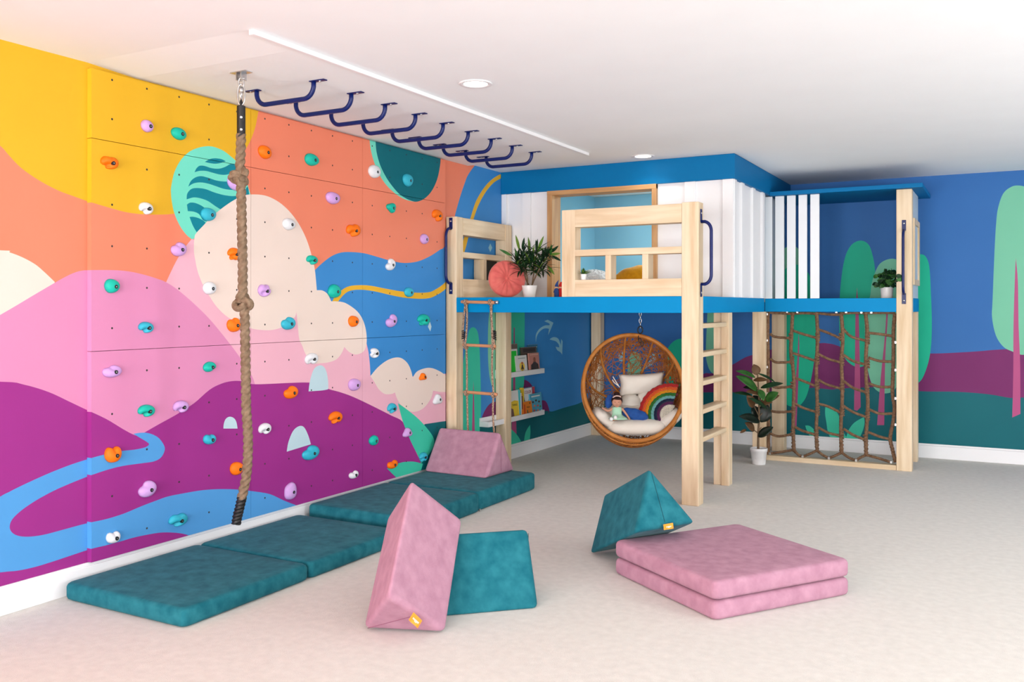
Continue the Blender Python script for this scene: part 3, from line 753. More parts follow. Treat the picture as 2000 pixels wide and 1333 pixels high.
path1 = [rp(471, 262), rp(470, 300), rp(469, 325)]
seg1 = knot(468, 346, .0145, .5, 1)
seg2 = knot(474, 591, .0145, -1.0, -1)
mid = [rp(x, y) for x, y in ((471, 375), (472, 420), (473, 470), (474, 520), (474, 565))]
low = [rp(x, y) for x, y in ((478, 620), (479, 680), (480, 740), (481, 800), (484, 845), (484, 890), (481, 930), (476, 955), (472, 975))]
m = MB()
def roped(pts, r, sub=22, lob=3, pitch=.112):
    m.tube(catmull(pts, sub), r, 24, None, lob, pitch, .36)
roped(path1 + [rp(470, 350)], .0245)
m.tube(catmull(seg1, 5), .0185, 20, None, 3, .14, .34)
roped([rp(470, 350)] + mid + [rp(475, 590)], .0245)
m.tube(catmull(seg2, 5), .0185, 20, None, 3, .14, .34)
roped([rp(476, 595)] + low, .0245)
obj('rope', m, ROPE, tr, smooth=True)
m = MB(); roped([rp(x, y) for x, y in ((472.5, 972), (468, 992), (464, 1008), (461, 1024))], .0245, 10, 3, .06)
obj('taped_end', m, BLACK, tr, smooth=True)
# ------------------------------------------------------------------ loft platform
ZD, ZU = 1.540, 1.415         # deck top, underside of the beams
YF, YN = 6.417, 8.680         # front faces of the loft and of the net side
XS = -1.970                   # right side of the playhouse part
XE = -.730                    # right end of the net part
BL = mottled('bright_blue_paint', (0, 136, 196), (0, 140, 200), 2, .5, .03, 180, 0, 2, spec=.1)
loft = thing('loft_platform', (-2.9, 7.6, 0), 'raised play platform with bright blue edge beams on pale wooden posts', 'loft')
def P(name, x0, x1, y0, y1, z0, z1, mat, parent=None, bev=.004, seg=2):
    m = MB(); m.box(x0, x1, y0, y1, z0, z1)
    return obj(name, m, mat, parent or loft, bevel=bev, seg=seg)
P('post', -4.163, -4.061, YF, YF + .112, 0, 2.224, WZ)
P('post', -2.098, XS, YF, YF + .120, 0, 2.232, WZ)
P('post', -4.163, -4.055, 7.262, 7.372, 0, ZU, WZ)
m = MB(); m.box(-2.110, -2.046, 7.285, 7.375, 0, ZU); m.box(-2.044, -1.978, 7.272, 7.375, 0, ZU)
obj('post', m, WZ, loft, bevel=.004)
P('post', -4.150, -4.035, 9.430, 9.545, 0, ZU, WZ)
P('post', -2.135, -2.010, YN, YN + .115, 0, ZU, WZ)
P('post', -2.085, -1.960, 9.270, 9.385, 0, ZU, WZ)
P('post', -.858, XE, YN, YN + .112, 0, 2.508, WZ)
P('post', -.845, XE, 9.245, 9.360, 0, ZU, WZ)
P('edge_beam', -4.061, -2.0985, YF + .002, YF + .045, ZU, ZD, BL)
P('edge_beam', XS - .045, XS, YF + .122, 8.465, ZU, ZD, BL)
P('edge_beam', -2.016, -.8585, YN, YN + .045, ZU, ZD, BL)
P('edge_beam', XE - .035, XE, YN + .113, 9.40, ZU, ZD, BL)
m = MB(); m.box(-4.168, XS - .046, YF + .113, 9.55, ZD - .03, ZD - .0005); m.box(XS - .046, -.8, YN + .046, 9.55, ZD - .03, ZD - .0005)
obj('deck', m, mottled('deck_ply', (198, 168, 130), (180, 150, 112), 4, .6, .05, 40), loft)
m = MB()
for x in (-3.7, -3.2, -2.85, -2.4): m.box(x - .02, x + .02, YF + .05, 9.4, ZD - .11, ZD - .031)
obj('joist', m, WY, loft); loft.children[-1]['kind'] = 'stuff'
# ladder rungs between the two right-hand posts
for z0 in (1.335, 1.118, .903, .690, .478):
    m = MB(); m.box(-2.090, -1.995, YF + .1205, 7.284, z0 - .036, z0)
    obj('ladder_rung', m, WY, loft, bevel=.006, seg=3)

# ------------------------------------------------------------------ railings
fr = thing('front_railing', (-2.6, YF, ZD), 'wooden window-shaped railing panel on the front edge of the loft', 'railing')
m = MB(); m.box(-3.077, -2.962, YF, YF + .112, ZD, 2.224); obj('stile', m, WZ, fr, bevel=.003)
m = MB(); m.box(-2.962, -2.0985, YF, YF + .112, 2.085, 2.224); obj('top_rail', m, WX, fr, bevel=.003)
m = MB(); m.box(-2.962, -2.0985, YF, YF + .112, 1.858, 1.908); obj('middle_rail', m, WX, fr, bevel=.003)
m = MB(); m.box(-2.962, -2.0985, YF, YF + .112, ZD, 1.672); obj('bottom_rail', m, WX, fr, bevel=.003)
for (a, b) in ((1182, 1193), (1254, 1266)):
    m = MB(); m.box(onY(a, 540, YF)[0], onY(b, 540, YF)[0], YF, YF + .112, 1.672, 1.858); obj('divider', m, WZ, fr, bevel=.003)
sr = thing('side_railing', (-4.1, 7.0, ZD), 'wooden window-shaped railing panel against the left wall, behind the round pillow', 'railing')
YA, YZ_ = YF + .1125, 7.262
m = MB(); m.box(-4.163, -4.061, YA, 7.262, 2.075, 2.222); obj('top_rail', m, WY, sr, bevel=.003)
m = MB(); m.box(-4.163, -4.055, 7.262, 7.378, ZD, 2.222); obj('stile', m, WZ, sr, bevel=.003)
m = MB(); m.box(-4.163, -4.061, YA, 7.262, 1.882, 1.930); obj('middle_rail', m, WY, sr, bevel=.003)
m = MB(); m.box(-4.163, -4.061, YA, 7.262, ZD, 1.700); obj('bottom_rail', m, WY, sr, bevel=.003)
m = MB(); m.box(-4.163, -4.061, 6.872, 6.925, 1.700, 1.882); obj('divider', m, WZ, sr, bevel=.003)
m = MB(); m.box(-4.168, -4.150, 6.926, 7.261, 1.700, 1.882); obj('black_panel', m, BLACK, sr)  # plain black board filling this opening

# ------------------------------------------------------------------ grab bars
def grab(base, nrm, up, L, label, tip=.075):
    t = thing('grab_bar', base, label, 'grab bar', 'navy grab bars on the posts')
    B = Vector(base); N = Vector(nrm); S = N.cross(Vector((0, 0, 1)))
    r_ = .012; pts = []
    z0, z1 = -L / 2 + .05, L / 2 - .05
    K = tip
    seq = [(0, z0), (.03, z0)]
    for k in range(1, 8):
        a = PI / 2 * k / 8; seq.append((.0 + K * math.sin(a) * .999 if False else .02 + (K - .02) * math.sin(a), z0 + .07 * (1 - math.cos(a))))
    seq += [(K, z0 + .07), (K, z1 - .07)]
    for k in range(1, 8):
        a = PI / 2 * (1 - k / 8); seq.append((.02 + (K - .02) * math.sin(a), z1 - .07 * (1 - math.cos(a))))
    seq += [(.03, z1), (0, z1)]
    m = MB(); m.tube([B + N * (a + .003) + Vector((0, 0, z)) for a, z in seq], r_, 14)
    obj('bar', m, NAVY, t, smooth=True)
    for s in (-1, 1):
        m = MB(); c = B + Vector((0, 0, s * (L / 2 - .005)))
        def q(a, b, c2): return c + S * a + Vector((0, 0, b)) + N * c2
        w = .017; hh = .048
        V = [q(x, z, y) for x in (-w, w) for z in (-hh, hh) for y in (.0008, .006)]
        m.add(V, [(0, 1, 3, 2), (4, 6, 7, 5), (0, 4, 5, 1), (2, 3, 7, 6), (0, 2, 6, 4), (1, 5, 7, 3)])
        obj('mounting_plate', m, NAVY, t, bevel=.004)
        m = MB(); M_ = N.to_track_quat('Z', 'Y').to_matrix()
        m.lathe([(.0085, .004), (.0085, .008), (.005, .0105), (0, .0105)], c + Vector((0, 0, s * .018)), 14, None, 'Z', M_)
        obj('bolt', m, STEEL, t, smooth=True)
    return t
grab((-4.112, YF - .001, 1.892), (0, -1, 0), 0, .56, 'navy blue grab bar on the left loft post beside the climbing wall')
grab((XS + .001, YF + .055, 1.858), (1, 0, 0), 0, .56, 'navy blue grab bar on the middle ladder post, curving over white boards')
grab((-.795, YN - .001, 1.860), (0, -1, 0), 0, .66, 'navy blue grab bar on the right post above the rope net')

# ------------------------------------------------------------------ playhouse on the loft
YP = 7.382
ph = thing('playhouse', (-3.1, 8.0, ZD), 'white board-and-batten playhouse with a deep blue fascia standing on the loft', 'playhouse')
ZW = 2.52
x0d, x1d = -3.679, -2.632      # outer edges of the door frame
FB = .02
for (a, b) in ((-4.168, x0d + .02), (x1d - .02, XS - .02)):
    m = MB(); m.box(a, b, YP + .02, YP + .06, ZD, ZW + .05); obj('front_board', m, WHITE, ph)

m = MB(); m.box(XS - .06, XS - .02, YP + .06, 8.465, ZD, ZW + .05); obj('side_wall', m, WHITE, ph)
m = MB(); m.box(XS - .10, XS - .048, 8.705, 9.56, ZD, ZW + .05); obj('side_wall', m, WHITE, ph)
for (a, b) in ((-4.168, -4.115), (-3.946, -3.860), (-2.389, -2.294), (-2.064, -1.973)):
    m = MB(); m.box(a, b, YP, YP + .02, ZD, ZW); obj('batten', m, WHITE, ph, bevel=.002)
for (a, b) in ((YP + .0205, YP + .09), (7.64, 7.73), (8.02, 8.11), (8.38, 8.462)):
    m = MB(); m.box(XS - .02, XS + .004, a, b, ZD, ZW); obj('batten', m, WHITE, ph, bevel=.002)
m = MB(); m.box(-4.168, XS + .012, YP - .012, YP + .02, ZW, ZC - .001); m.box(XS - .02, XS + .012, YP + .02, 9.565, ZW, ZC - .001)
obj('fascia', m, FASC, ph, bevel=.002)
# door frame
t_ = .052
m = MB(); m.box(x0d, x0d + t_, YP - .02, YP + .16, ZD, ZW - .001); obj('door_jamb', m, WDZ, ph, bevel=.003)
m = MB(); m.box(x1d - t_ * .8, x1d, YP - .02, YP + .16, ZD, ZW - .001); obj('door_jamb', m, WDZ, ph, bevel=.003)
m = MB(); m.box(x0d, x1d, YP - .022, YP + .16, ZW - .042, ZW - .0005); obj('door_head', m, WDX, ph, bevel=.003)
m = MB()
m.box(-4.166, -4.158, YP + .06, 9.56, ZD, ZC - .002); m.box(-4.158, XS - .06, 9.552, 9.562, ZD, ZC - .002)
m.box(XS - .112, XS - .1005, YP + .06, 9.552, ZD, ZC - .002)
obj('inner_wall', m, INBLUE, ph)
l = bpy.data.lights.new('playhouse_fill', 'AREA'); l.shape = 'DISK'; l.size = .25; l.energy = 26; l.color = (1, .97, .92)  # unseen light added to brighten the inside of the playhouse
lo = bpy.data.objects.new('playhouse_fill', l); COL.objects.link(lo); lo.location = (-2.5, 8.6, ZC - .03)
# lean-to roof, slats and end wall on the net side
rf = thing('canopy_roof', (-1.3, YN, 2.51), 'flat bright blue canopy board over the net end of the loft', 'roof')
m = MB(); m.box(XS + .013, -.640, YN - .06, 9.565, 2.510, 2.548); obj('board', m, FASC, rf, bevel=.003)
sc = thing('slat_screen', (-1.8, YN, ZD), 'screen of five white upright slats beside the white playhouse wall', 'screen')
for k, (a, b) in enumerate(((1494, 1508), (1514, 1531), (1537, 1553.5), (1559.5, 1576), (1582.5, 1600))):
    xa, xb = onY(a, 585, YN)[0], onY(b, 585, YN)[0]
    m = MB(); m.box(xa, xb, YN, YN + .022, ZD, 2.509); obj('slat', m, WHITE, sc, bevel=.002)
ew = thing('end_panel', (XE, 9.0, ZD), 'narrow white end wall with shade painted into its colour, with a small wooden window frame, behind the right post', 'wall')
EWM = paint('shade_tinted_white', (190, 206, 216), .5)  # white board; its shade is painted in as blue-grey
m = MB(); m.box(XE - .03, XE - .004, YN + .113, 9.36, ZD, 2.509)
obj('board', m, EWM, ew)
m = MB(); m.box(XE - .034, XE + .012, 8.80, 8.86, 1.66, 2.26); m.box(XE - .034, XE + .012, 9.30, 9.36, 1.66, 2.26)
m.box(XE - .034, XE + .012, 8.86, 9.30, 1.66, 1.71); m.box(XE - .034, XE + .012, 8.86, 9.30, 2.21, 2.26)
obj('window_frame', m, WZ, ew, bevel=.002)

# ------------------------------------------------------------------ rope ladder at the front beam
YLd = YF - .022
rl = thing('rope_ladder', (-3.83, YLd, 1.5), 'rope ladder with round wooden rungs hanging from the blue beam', 'rope ladder')
DOW = mottled('dowel', (214, 152, 112), (196, 132, 92), 6, .5, .05, 40, 0, 4, (1, 10, 10))
LROPE = mottled('speckled_cord', (206, 176, 150), (96, 68, 54), 200, .8, .3, 260, 0, 2, contrast=(.42, .56))
def L2(x, y, o=0.0): return onY(x, y, YLd - o)
for (xa, ya, xb, yb) in ((901, 590, 970, 591.5), (904, 674, 968, 677), (906, 766, 971, 771), (907, 850, 972, 856)):
    m = MB(); m.tube([L2(xa, ya), L2(xb, yb)], .013, 14); obj('rung', m, DOW, rl, smooth=True, bevel=.003)
m = MB(); m.tube([L2(967, 591), L2(973, 591)], .015, 14); obj('end_cap', m, STEEL, rl, smooth=True)
def cord(pts, r=.0088, o=.0):
    m = MB(); m.tube(catmull([L2(x, y, o) for x, y in pts], 12), r, 9, None, 3, .03, .2); return m
for pts in (((910, 588), (906, 620), (904, 655), (906, 676)), ((911, 588), (912, 620), (911, 650), (908, 678)),
            ((911, 677), (912, 720), (912, 768)), ((912, 770), (913, 810), (915, 880)),
            ((960, 589), (960, 620), (963, 655), (966, 676)), ((958, 589), (959, 615), (961, 645), (962, 678)),
            ((962, 678), (961, 720), (964, 771)), ((964, 773), (963, 810), (968, 890))):
    obj('cord', cord(pts), LROPE, rl, smooth=True)
for (x, y) in ((910, 591), (958, 591), (910, 677), (963, 678), (911, 768), (964, 772)):
    m = MB(); c = Vector(L2(x, y)); pts = []
    for k in range(36):
        a = 2 * PI * k / 12; pts.append(c + Vector(((k - 18) * .0007, math.cos(a) * .020, math.sin(a) * .020)))
    m.tube(pts, .006, 7, None, 3, .03, .2); obj('lashing', m, LROPE, rl, smooth=True)
for (x, y) in ((905, 655), (966, 655)):
    m = MB(); c = Vector(L2(x, y)); pts = []
    for k in range(60):
        a = 2 * PI * k / 12; pts.append(c + Vector((math.cos(a) * .012, math.sin(a) * .012, (k - 30) * .0013)))
    m.tube(pts, .0045, 6); obj('black_whipping', m, BLACK, rl, smooth=True)

# ------------------------------------------------------------------ climbing net
YNt = YN + .06
net = thing('climbing_net', (-1.4, YNt, 0), 'brown knotted rope climbing net stretched in the wooden frame under the canopy', 'climbing net')
def nn(x, y, o=0.0): p = onY(1480 + x / 3.703, 580 + y / 3.703, YNt); return (p[0], p[1] + o, p[2])
m = MB(); m.box(-2.009, -.859, YN + .005, YN + .10, 0, .045); obj('bottom_sill', m, WX, net, bevel=.004)
VR = [[(75, 118), (72, 300), (76, 470), (72, 700), (78, 900), (76, 1138)],
      [(252, 112), (245, 250), (240, 400), (255, 520), (262, 640), (258, 800), (256, 930), (258, 1040), (262, 1112)],
      [(425, 112), (432, 250), (430, 380), (424, 500), (425, 640), (430, 780), (424, 920), (425, 1040), (430, 1115)],
      [(602, 112), (610, 200), (614, 330), (604, 460), (610, 600), (610, 760), (602, 900), (602, 1040), (607, 1130)],
      [(778, 112), (790, 220), (788, 330), (782, 450), (784, 600), (796, 760), (790, 900), (782, 1040), (784, 1148)],
      [(992, 120), (982, 240), (982, 400), (978, 560), (975, 700), (988, 800), (980, 900), (958, 1020), (975, 1110), (995, 1198)]]
for k, pts in enumerate(VR):
    m = MB(); m.tube(catmull([nn(*p) for p in pts], 16), .0165, 14, None, 3, .085, .34)
    obj('vertical_rope', m, NETROPE, net, smooth=True)
HR = [[((90, 268), (125, 290), (232, 300)), ((255, 245), (320, 268), (425, 298)), ((440, 238), (500, 258), (595, 300)), ((620, 236), (680, 290), (785, 318)), ((800, 262), (880, 270), (975, 285))],
      [((92, 448), (135, 475), (240, 472)), ((255, 408), (320, 430), (422, 466)), ((440, 415), (510, 450), (600, 475)), ((620, 420), (690, 465), (785, 492)), ((800, 440), (880, 465), (975, 470))],
      [((92, 640), (140, 658), (245, 650)), ((262, 585), (330, 610), (422, 648)), ((438, 600), (500, 635), (602, 664)), ((622, 610), (690, 660), (782, 690)), ((800, 626), (880, 652), (975, 652))],
      [((90, 826), (150, 835), (250, 830)), ((265, 772), (330, 805), (424, 834)), ((440, 775), (510, 795), (602, 840)), ((620, 790), (690, 835), (785, 870)), ((805, 815), (880, 845), (975, 845))],
      [((90, 990), (150, 1010), (245, 996)), ((268, 942), (330, 972), (415, 998)), ((436, 945), (510, 985), (598, 1005)), ((620, 955), (690, 1000), (770, 1032)), ((800, 980), (880, 1012), (955, 1030))],
      [((80, 1135), (160, 1125), (262, 1108)), ((262, 1108), (290, 1140), (325, 1158)), ((325, 1158), (380, 1135), (430, 1112)), ((430, 1112), (470, 1145), (515, 1168)), ((515, 1168), (560, 1150), (607, 1128)), ((607, 1128), (660, 1165), (712, 1184)), ((712, 1184), (740, 1165), (784, 1145)), ((784, 1145), (870, 1168), (965, 1198))],
      [((75, 114), (160, 118), (252, 124)), ((252, 122), (340, 118), (425, 124)), ((425, 118), (520, 128), (602, 130)), ((602, 122), (690, 116), (778, 118)), ((778, 118), (880, 116), (992, 116))]]
for row in HR:
    for seg in row:
        m = MB(); m.tube(catmull([nn(*p) for p in seg], 10), .0125, 12, None, 3, .06, .34)
        obj('cross_rope', m, NETROPE, net, smooth=True)
def wrap(x, y, L=.05, r=.016):
    m = MB(); c = Vector(nn(x, y)); pts = []
    for k in range(28):
        a = 2 * PI * k / 9; pts.append(c + Vector((math.cos(a) * r, math.sin(a) * r, (k - 14) / 28 * L)))
    m.tube(pts, .0085, 7); obj('splice', m, NETROPE, net, smooth=True)
for row in HR[:5]:
    for j, seg in enumerate(row):
        if j < 4: wrap(seg[2][0] + 8, seg[2][1] - 10, .075)
for x in (258, 428, 605, 783): wrap(x, 1085, .11, .013)
for (x, y) in ((68, 126), (68, 316), (68, 508), (68, 700), (68, 878), (88, 1134), (325, 1156), (515, 1168), (712, 1184), (965, 1197), (213, 109), (287, 110), (570, 109), (640, 109), (750, 112), (822, 112), (998, 330), (998, 530), (998, 735), (998, 925)):
    m = MB(); c = nn(x, y, -.012); m.box(c[0] - .011, c[0] + .011, c[1] - .006, c[1] + .006, c[2] - .013, c[2] + .013)
    obj('clamp', m, STEEL, net, bevel=.004)
# ------------------------------------------------------------------ foam mats and wedges
def pillowy(m, mat, name, parent=None, bev=.022, seg=5):
    return obj(name, m, mat, parent, bevel=bev, seg=seg, smooth=True)
def seam_line(m, pts, r=.0028): m.tube(pts, r, 6)
def matblock(x0, x1, y0, y1, z0, z1, name, mat, parent, rz=0.0, c=None):
    m = MB(); nx, ny = 14, 14; V = []; F = []
    # subdivided box with softly bulging top
    def top(u, v): return z1 + .006 * math.sin(PI * u) * math.sin(PI * v)
    def pt(u, v, z): return (x0 + (x1 - x0) * u, y0 + (y1 - y0) * v, z)
    r = .020
    prof = [(0, r * .6), (0, (z1 - z0) * .5 ), (0, (z1 - z0) - r), (r * .3, (z1 - z0) - r * .3), (r, (z1 - z0))]
    W, D_ = x1 - x0, y1 - y0
    def ringpts(ins, z, bulge):
        out = []
        N_ = 10
        cx, cy = (x0 + x1) / 2, (y0 + y1) / 2
        hw, hd = W / 2 - ins, D_ / 2 - ins
        cr_ = .03
        for (sx, sy, a0) in ((1, 1, 0), (-1, 1, PI / 2), (-1, -1, PI), (1, -1, 3 * PI / 2)):
            for k in range(6):
                a = a0 + PI / 2 * k / 5
                out.append((cx + sx * (hw - cr_) + math.cos(a) * cr_, cy + sy * (hd - cr_) + math.sin(a) * cr_, z))
            # edge points toward next corner
            nxt = {(1, 1): (-1, 1), (-1, 1): (-1, -1), (-1, -1): (1, -1), (1, -1): (1, 1)}[(sx, sy)]
            A = out[-1]
            a = a0 + PI / 2
            B = (cx + nxt[0] * (hw - cr_) + math.cos(a) * cr_, cy + nxt[1] * (hd - cr_) + math.sin(a) * cr_, z)
            for k in range(1, 8):
                t = k / 8; o = bulge * math.sin(PI * t)
                out.append((A[0] + (B[0] - A[0]) * t + math.cos(a) * o, A[1] + (B[1] - A[1]) * t + math.sin(a) * o, z))
        return out
    hgt = z1 - z0
    rings = [(.016, z0, .0), (.004, z0 + .008, .002), (0, z0 + .02, .004), (0, z0 + hgt * .5, .006), (0, z1 - .022, .004), (.004, z1 - .010, .003), (.012, z1 - .003, 0), (.024, z1, 0)]
    for s in (.2, .5, .8): rings.append((.024 + s * .38, z1 + .004 * s, 0))
    base = 0
    for (ins, z, bu) in rings:
        V += ringpts(min(ins, W / 2 - .032), z, bu)
    n = 4 * 13
    for i in range(len(rings) - 1):
        for k in range(n): F.append((i * n + k, i * n + (k + 1) % n, (i + 1) * n + (k + 1) % n, (i + 1) * n + k))
    F.append(tuple(range(n - 1, -1, -1))); F.append(tuple((len(rings) - 1) * n + k for k in range(n)))
    if rz:
        M_ = Matrix.Rotation(rz, 3, 'Z'); C_ = Vector(c)
        V = [tuple(M_ @ (Vector(p) - C_) + C_) for p in V]
    m.add(V, F)
    return obj(name, m, mat, parent, smooth=True)
fm = thing('folding_mat', (-3.68, 3.69, 0), 'thin teal velour folding mat opened flat along the wall, nearest the camera', 'play mat', 'opened teal folding mats')
matblock(-4.112, -3.262, 2.852, 3.692, 0.0, .089, 'mat_half', TEALV, fm)
matblock(-4.112, -3.262, 3.702, 4.545, 0.0, .089, 'mat_half', TEALV, fm)
m = MB(); m.box(-4.09, -3.30, 3.685, 3.71, .052, .060); obj('hinge', m, TEALV, fm)
fb = thing('folding_mat', (-3.72, 5.5, 0), 'thick dark teal folding mat opened flat beside the loft, under the pink wedge', 'play mat', 'opened teal folding mats')
matblock(-4.118, -3.285, 4.640, 5.505, 0.0, .136, 'mat_half', TEALV, fb)
matblock(-4.118, -3.300, 5.515, 6.405, 0.0, .136, 'mat_half', TEALV, fb)
m = MB(); m.box(-4.09, -3.33, 5.498, 5.522, .095, .104); obj('hinge', m, TEALV, fb)
m = MB(); m.box(-3.292, -3.285, 5.502, 5.518, .004, .02); obj('zip_pull', m, STEEL, fb)

# stacked pink mat (two layers), turned on the carpet
F0 = Vector((-1.183, 4.106, 0)); Rr = Vector((-.693, 4.815, 0)); ang = math.atan2(Rr.y - F0.y, Rr.x - F0.x)
pk = thing('folding_mat', (F0.x, F0.y, 0), 'dusty pink velour folding mat folded in two layers on the carpet', 'play mat')
for k, (za, zb) in enumerate(((0.0, .090), (.094, .184))):
    matblock(F0.x, F0.x + .866, F0.y, F0.y + .852, za, zb, 'mat_half', PINKV, pk, ang, (F0.x, F0.y, 0))
def wedge(name, P_, mat, label, seam_end=0, order=(0, 1, 2), bev=.030):
    """P_: near triangle (3) then far triangle (3)"""
    P_ = [Vector(p) for p in P_]
    c = sum(P_, Vector()) / 6; zmin = min(p.z for p in P_)
    t = thing(name, (c.x, c.y, zmin), label, 'foam wedge', 'velour foam wedge cushions')
    # slightly puffed subdivided prism
    m = MB(); m.prism6(P_)
    o = obj('cover', m, mat, t, smooth=True)
    bm = bmesh.new(); bm.from_mesh(o.data)
    bmesh.ops.bevel(bm, geom=list(bm.edges) + list(bm.verts), offset=bev, segments=4, profile=.6, affect='EDGES')
    bm.to_mesh(o.data); bm.free()
    o.data.polygons.foreach_set('use_smooth', [True] * len(o.data.polygons))
    w = o.modifiers.new('wn', 'WEIGHTED_NORMAL')
    return t, P_
def end_seam(t, P_, apex, a, b, mat, end=0):
    """stitched zip running from the apex to the middle of the opposite edge on an end face"""
    o = 0 if end == 0 else 3
    ax = (P_[0] - P_[3]).normalized() * (1 if end == 0 else -1)
    A = P_[o + apex]; Mi = (P_[o + a] + P_[o + b]) / 2
    pts = [A.lerp(Mi, k / 12) + ax * .0008 for k in range(1, 12)]
    m = MB(); m.tube(pts, .0016, 5); obj('zip', m, mat, t)
DPINK = base_mat('pink_seam', (142, 88, 112), .9); DTEAL = base_mat('teal_seam', (10, 66, 76), .9)
def text_obj(name, body, size, M_, mat, parent, ext=.0006):
    cu = bpy.data.curves.new(name, 'FONT'); cu.body = body; cu.size = size; cu.extrude = ext; cu.align_x = 'CENTER'; cu.align_y = 'CENTER'
    o = bpy.data.objects.new(name, cu); COL.objects.link(o)
    bpy.context.view_layer.update()
    dg = bpy.context.evaluated_depsgraph_get()
    me = bpy.data.meshes.new_from_object(o.evaluated_get(dg))
    bpy.data.objects.remove(o)
    off = parent_world(parent)
    me.transform(Matrix.Translation(-off) @ M_)
    me.materials.clear(); me.materials.append(mat)
    o2 = bpy.data.objects.new(name, me); COL.objects.link(o2); o2.parent = parent
    return o2
def frame(c, xd, yd):
    x = Vector(xd).normalized(); z = x.cross(Vector(yd)).normalized(); y = z.cross(x)
    M_ = Matrix.Identity(4)
    for i in range(3): M_[i][0] = x[i]; M_[i][1] = y[i]; M_[i][2] = z[i]; M_[i][3] = c[i]
    return M_
def cloth_tag(t, c, xd, yd, w=.058, h=.040):
    M_ = frame(c, xd, yd); m = MB()
    g = [[M_ @ Vector((u * w / 2, v * h / 2, .004 * math.sin(u * 3) * (1 - v) / 2)) for u in (-1, -.5, 0, .5, 1)] for v in (-1, 0, 1)]
    m.sheet(g, .0014); g_ = obj('fabric_tag', m, ORANGETAG, t)
    tag(g_, 'orange fabric tag')
    text_obj('tag_lettering', 'nugget', h * .42, M_ @ Matrix.Translation((0, 0, .0028)), WHITE, g_)
# pink wedge on the far mat
ang_t = -.05
T0 = Vector((-4.09, 6.203, .139)); dx = Vector((math.cos(ang_t), math.sin(ang_t), 0)); dy = Vector((-dx.y, dx.x, 0))
LT, BT, HT = .600, .424, .335
w1 = [T0 + dx * (LT + .0) - dy * BT / 2, T0 + dx * LT + Vector((0, 0, HT)), T0 + dx * LT + dy * BT / 2, T0 - dy * BT / 2, T0 + Vector((0, 0, HT)), T0 + dy * BT / 2]
t, P_ = wedge('foam_wedge', w1, PINKV, 'pink velour wedge cushion lying on the dark teal mat by the loft')
end_seam(t, P_, 1, 0, 2, DPINK)
# pink wedge leaning on the teal one
near = [(-2.294, 3.086, .239), (-2.548, 3.242, .002), (-2.194, 3.383, .0)]
far = [(-2.444, 3.472, .654), (-2.697, 3.628, .417), (-2.344, 3.769, .413)]
t, P_ = wedge('foam_wedge', near + far, PINKV, 'light pink velour wedge cushion tilted up on end in front, orange tag at its foot')
end_seam(t, P_, 1, 0, 2, DPINK)
B_, A_, C_ = [Vector(p) for p in near]
ax = (Vector(near[0]) - Vector(far[0])).normalized()
fn = (C_ - B_).cross(ax).normalized()
tc = B_.lerp(C_, .52) + ax * .010
inw = ((A_ - B_.lerp(C_, .5)) - ax * (A_ - B_.lerp(C_, .5)).dot(ax)).normalized()
cloth_tag(t, B_.lerp(C_, .50) + ax * .012 + Vector((.004, -.020, -.006)), (C_ - B_).normalized() + Vector((0, -.1, -.12)), Vector((0, .25, 1)), .064, .038)
# teal wedge lying behind it
e1 = Vector((-1.978, 3.874, 0)); ed = Vector((-.73, -.683, 0)).normalized(); inn = Vector((-.683, .73, 0)).normalized()
LB = .60
w3 = [e1, e1 + inn * .20 + Vector((0, 0, .345)), e1 + inn * .40]
w3 = w3 + [p + ed * LB for p in w3]
t, P_ = wedge('foam_wedge', w3, TEALV, 'teal velour wedge cushion lying behind the tilted pink wedge')
end_seam(t, P_, 1, 0, 2, DTEAL)
# teal wedge leaning on the pink stack
near = [(-1.732, 4.744, .568), (-1.731, 4.520, .256), (-1.493, 4.820, .277)]
far = [(-2.160, 5.100, .312), (-2.159, 4.877, .0), (-1.921, 5.177, .021)]
t, P_ = wedge('foam_wedge', near + far, TEALV, 'teal velour wedge cushion leaning on the folded pink mat, orange tag at its edge')
end_seam(t, P_, 0, 1, 2, DTEAL)
T_, L_, R__ = [Vector(p) for p in near]
ax = (T_ - Vector(far[0])).normalized()
mid_ = L_.lerp(R__, .52)
cloth_tag(t, mid_ + ax * .008 + Vector((.004, -.008, .004)), (R__ - L_), Vector((0, .2, 1)), .060, .030)
# ------------------------------------------------------------------ hanging rattan chair
RATT = mottled('rattan', (206, 136, 66), (176, 106, 44), 14, .45, .1, 80, 0, 4)
RATT2 = mottled('rattan_cane', (190, 118, 56), (150, 86, 36), 30, .5, .1, 90, 0, 3)
random.seed(11)
CY = 7.55
CC = Vector(onY(1237, 756, CY)); DC = CC.x * FW[0] + CC.y * FW[1]
U = Vector((RT[0], RT[1], 0)); hc = Vector((-FW[0], -FW[1], 0)); tl = math.radians(20)
Nn = (hc * math.cos(tl) + Vector((0, 0, 1)) * math.sin(tl)).normalized(); Vv = (Vector((0, 0, 1)) * math.cos(tl) - hc * math.sin(tl)).normalized()
A_R, B_R, D_R = .445, .487, .47
def bowl(a, s, k=1.0):
    r = math.cos(s * PI / 2); dp = math.sin(s * PI / 2)
    return CC + U * (A_R * math.cos(a) * r * k) + Vv * (B_R * math.sin(a) * r * k) - Nn * (D_R * dp * k) - Vector((0, 0, .065 * math.sin(PI * s)))
def unit2(p):  # unit hemisphere vector -> bowl
    return CC + U * (A_R * p.x) + Vv * (B_R * p.y) - Nn * (D_R * p.z) - Vector((0, 0, .065 * math.sin(2 * math.asin(max(0, min(1, p.z))))))
hk = onZ(1250, 611, ZU)
ch = thing('hanging_chair', (CC.x, CC.y, CC.z - .5), 'round woven rattan chair hanging from a chain beneath the loft', 'hanging chair')
m = MB(); m.tube([bowl(2 * PI * k / 72, 0) for k in range(72)], .0185, 12, closed=True)
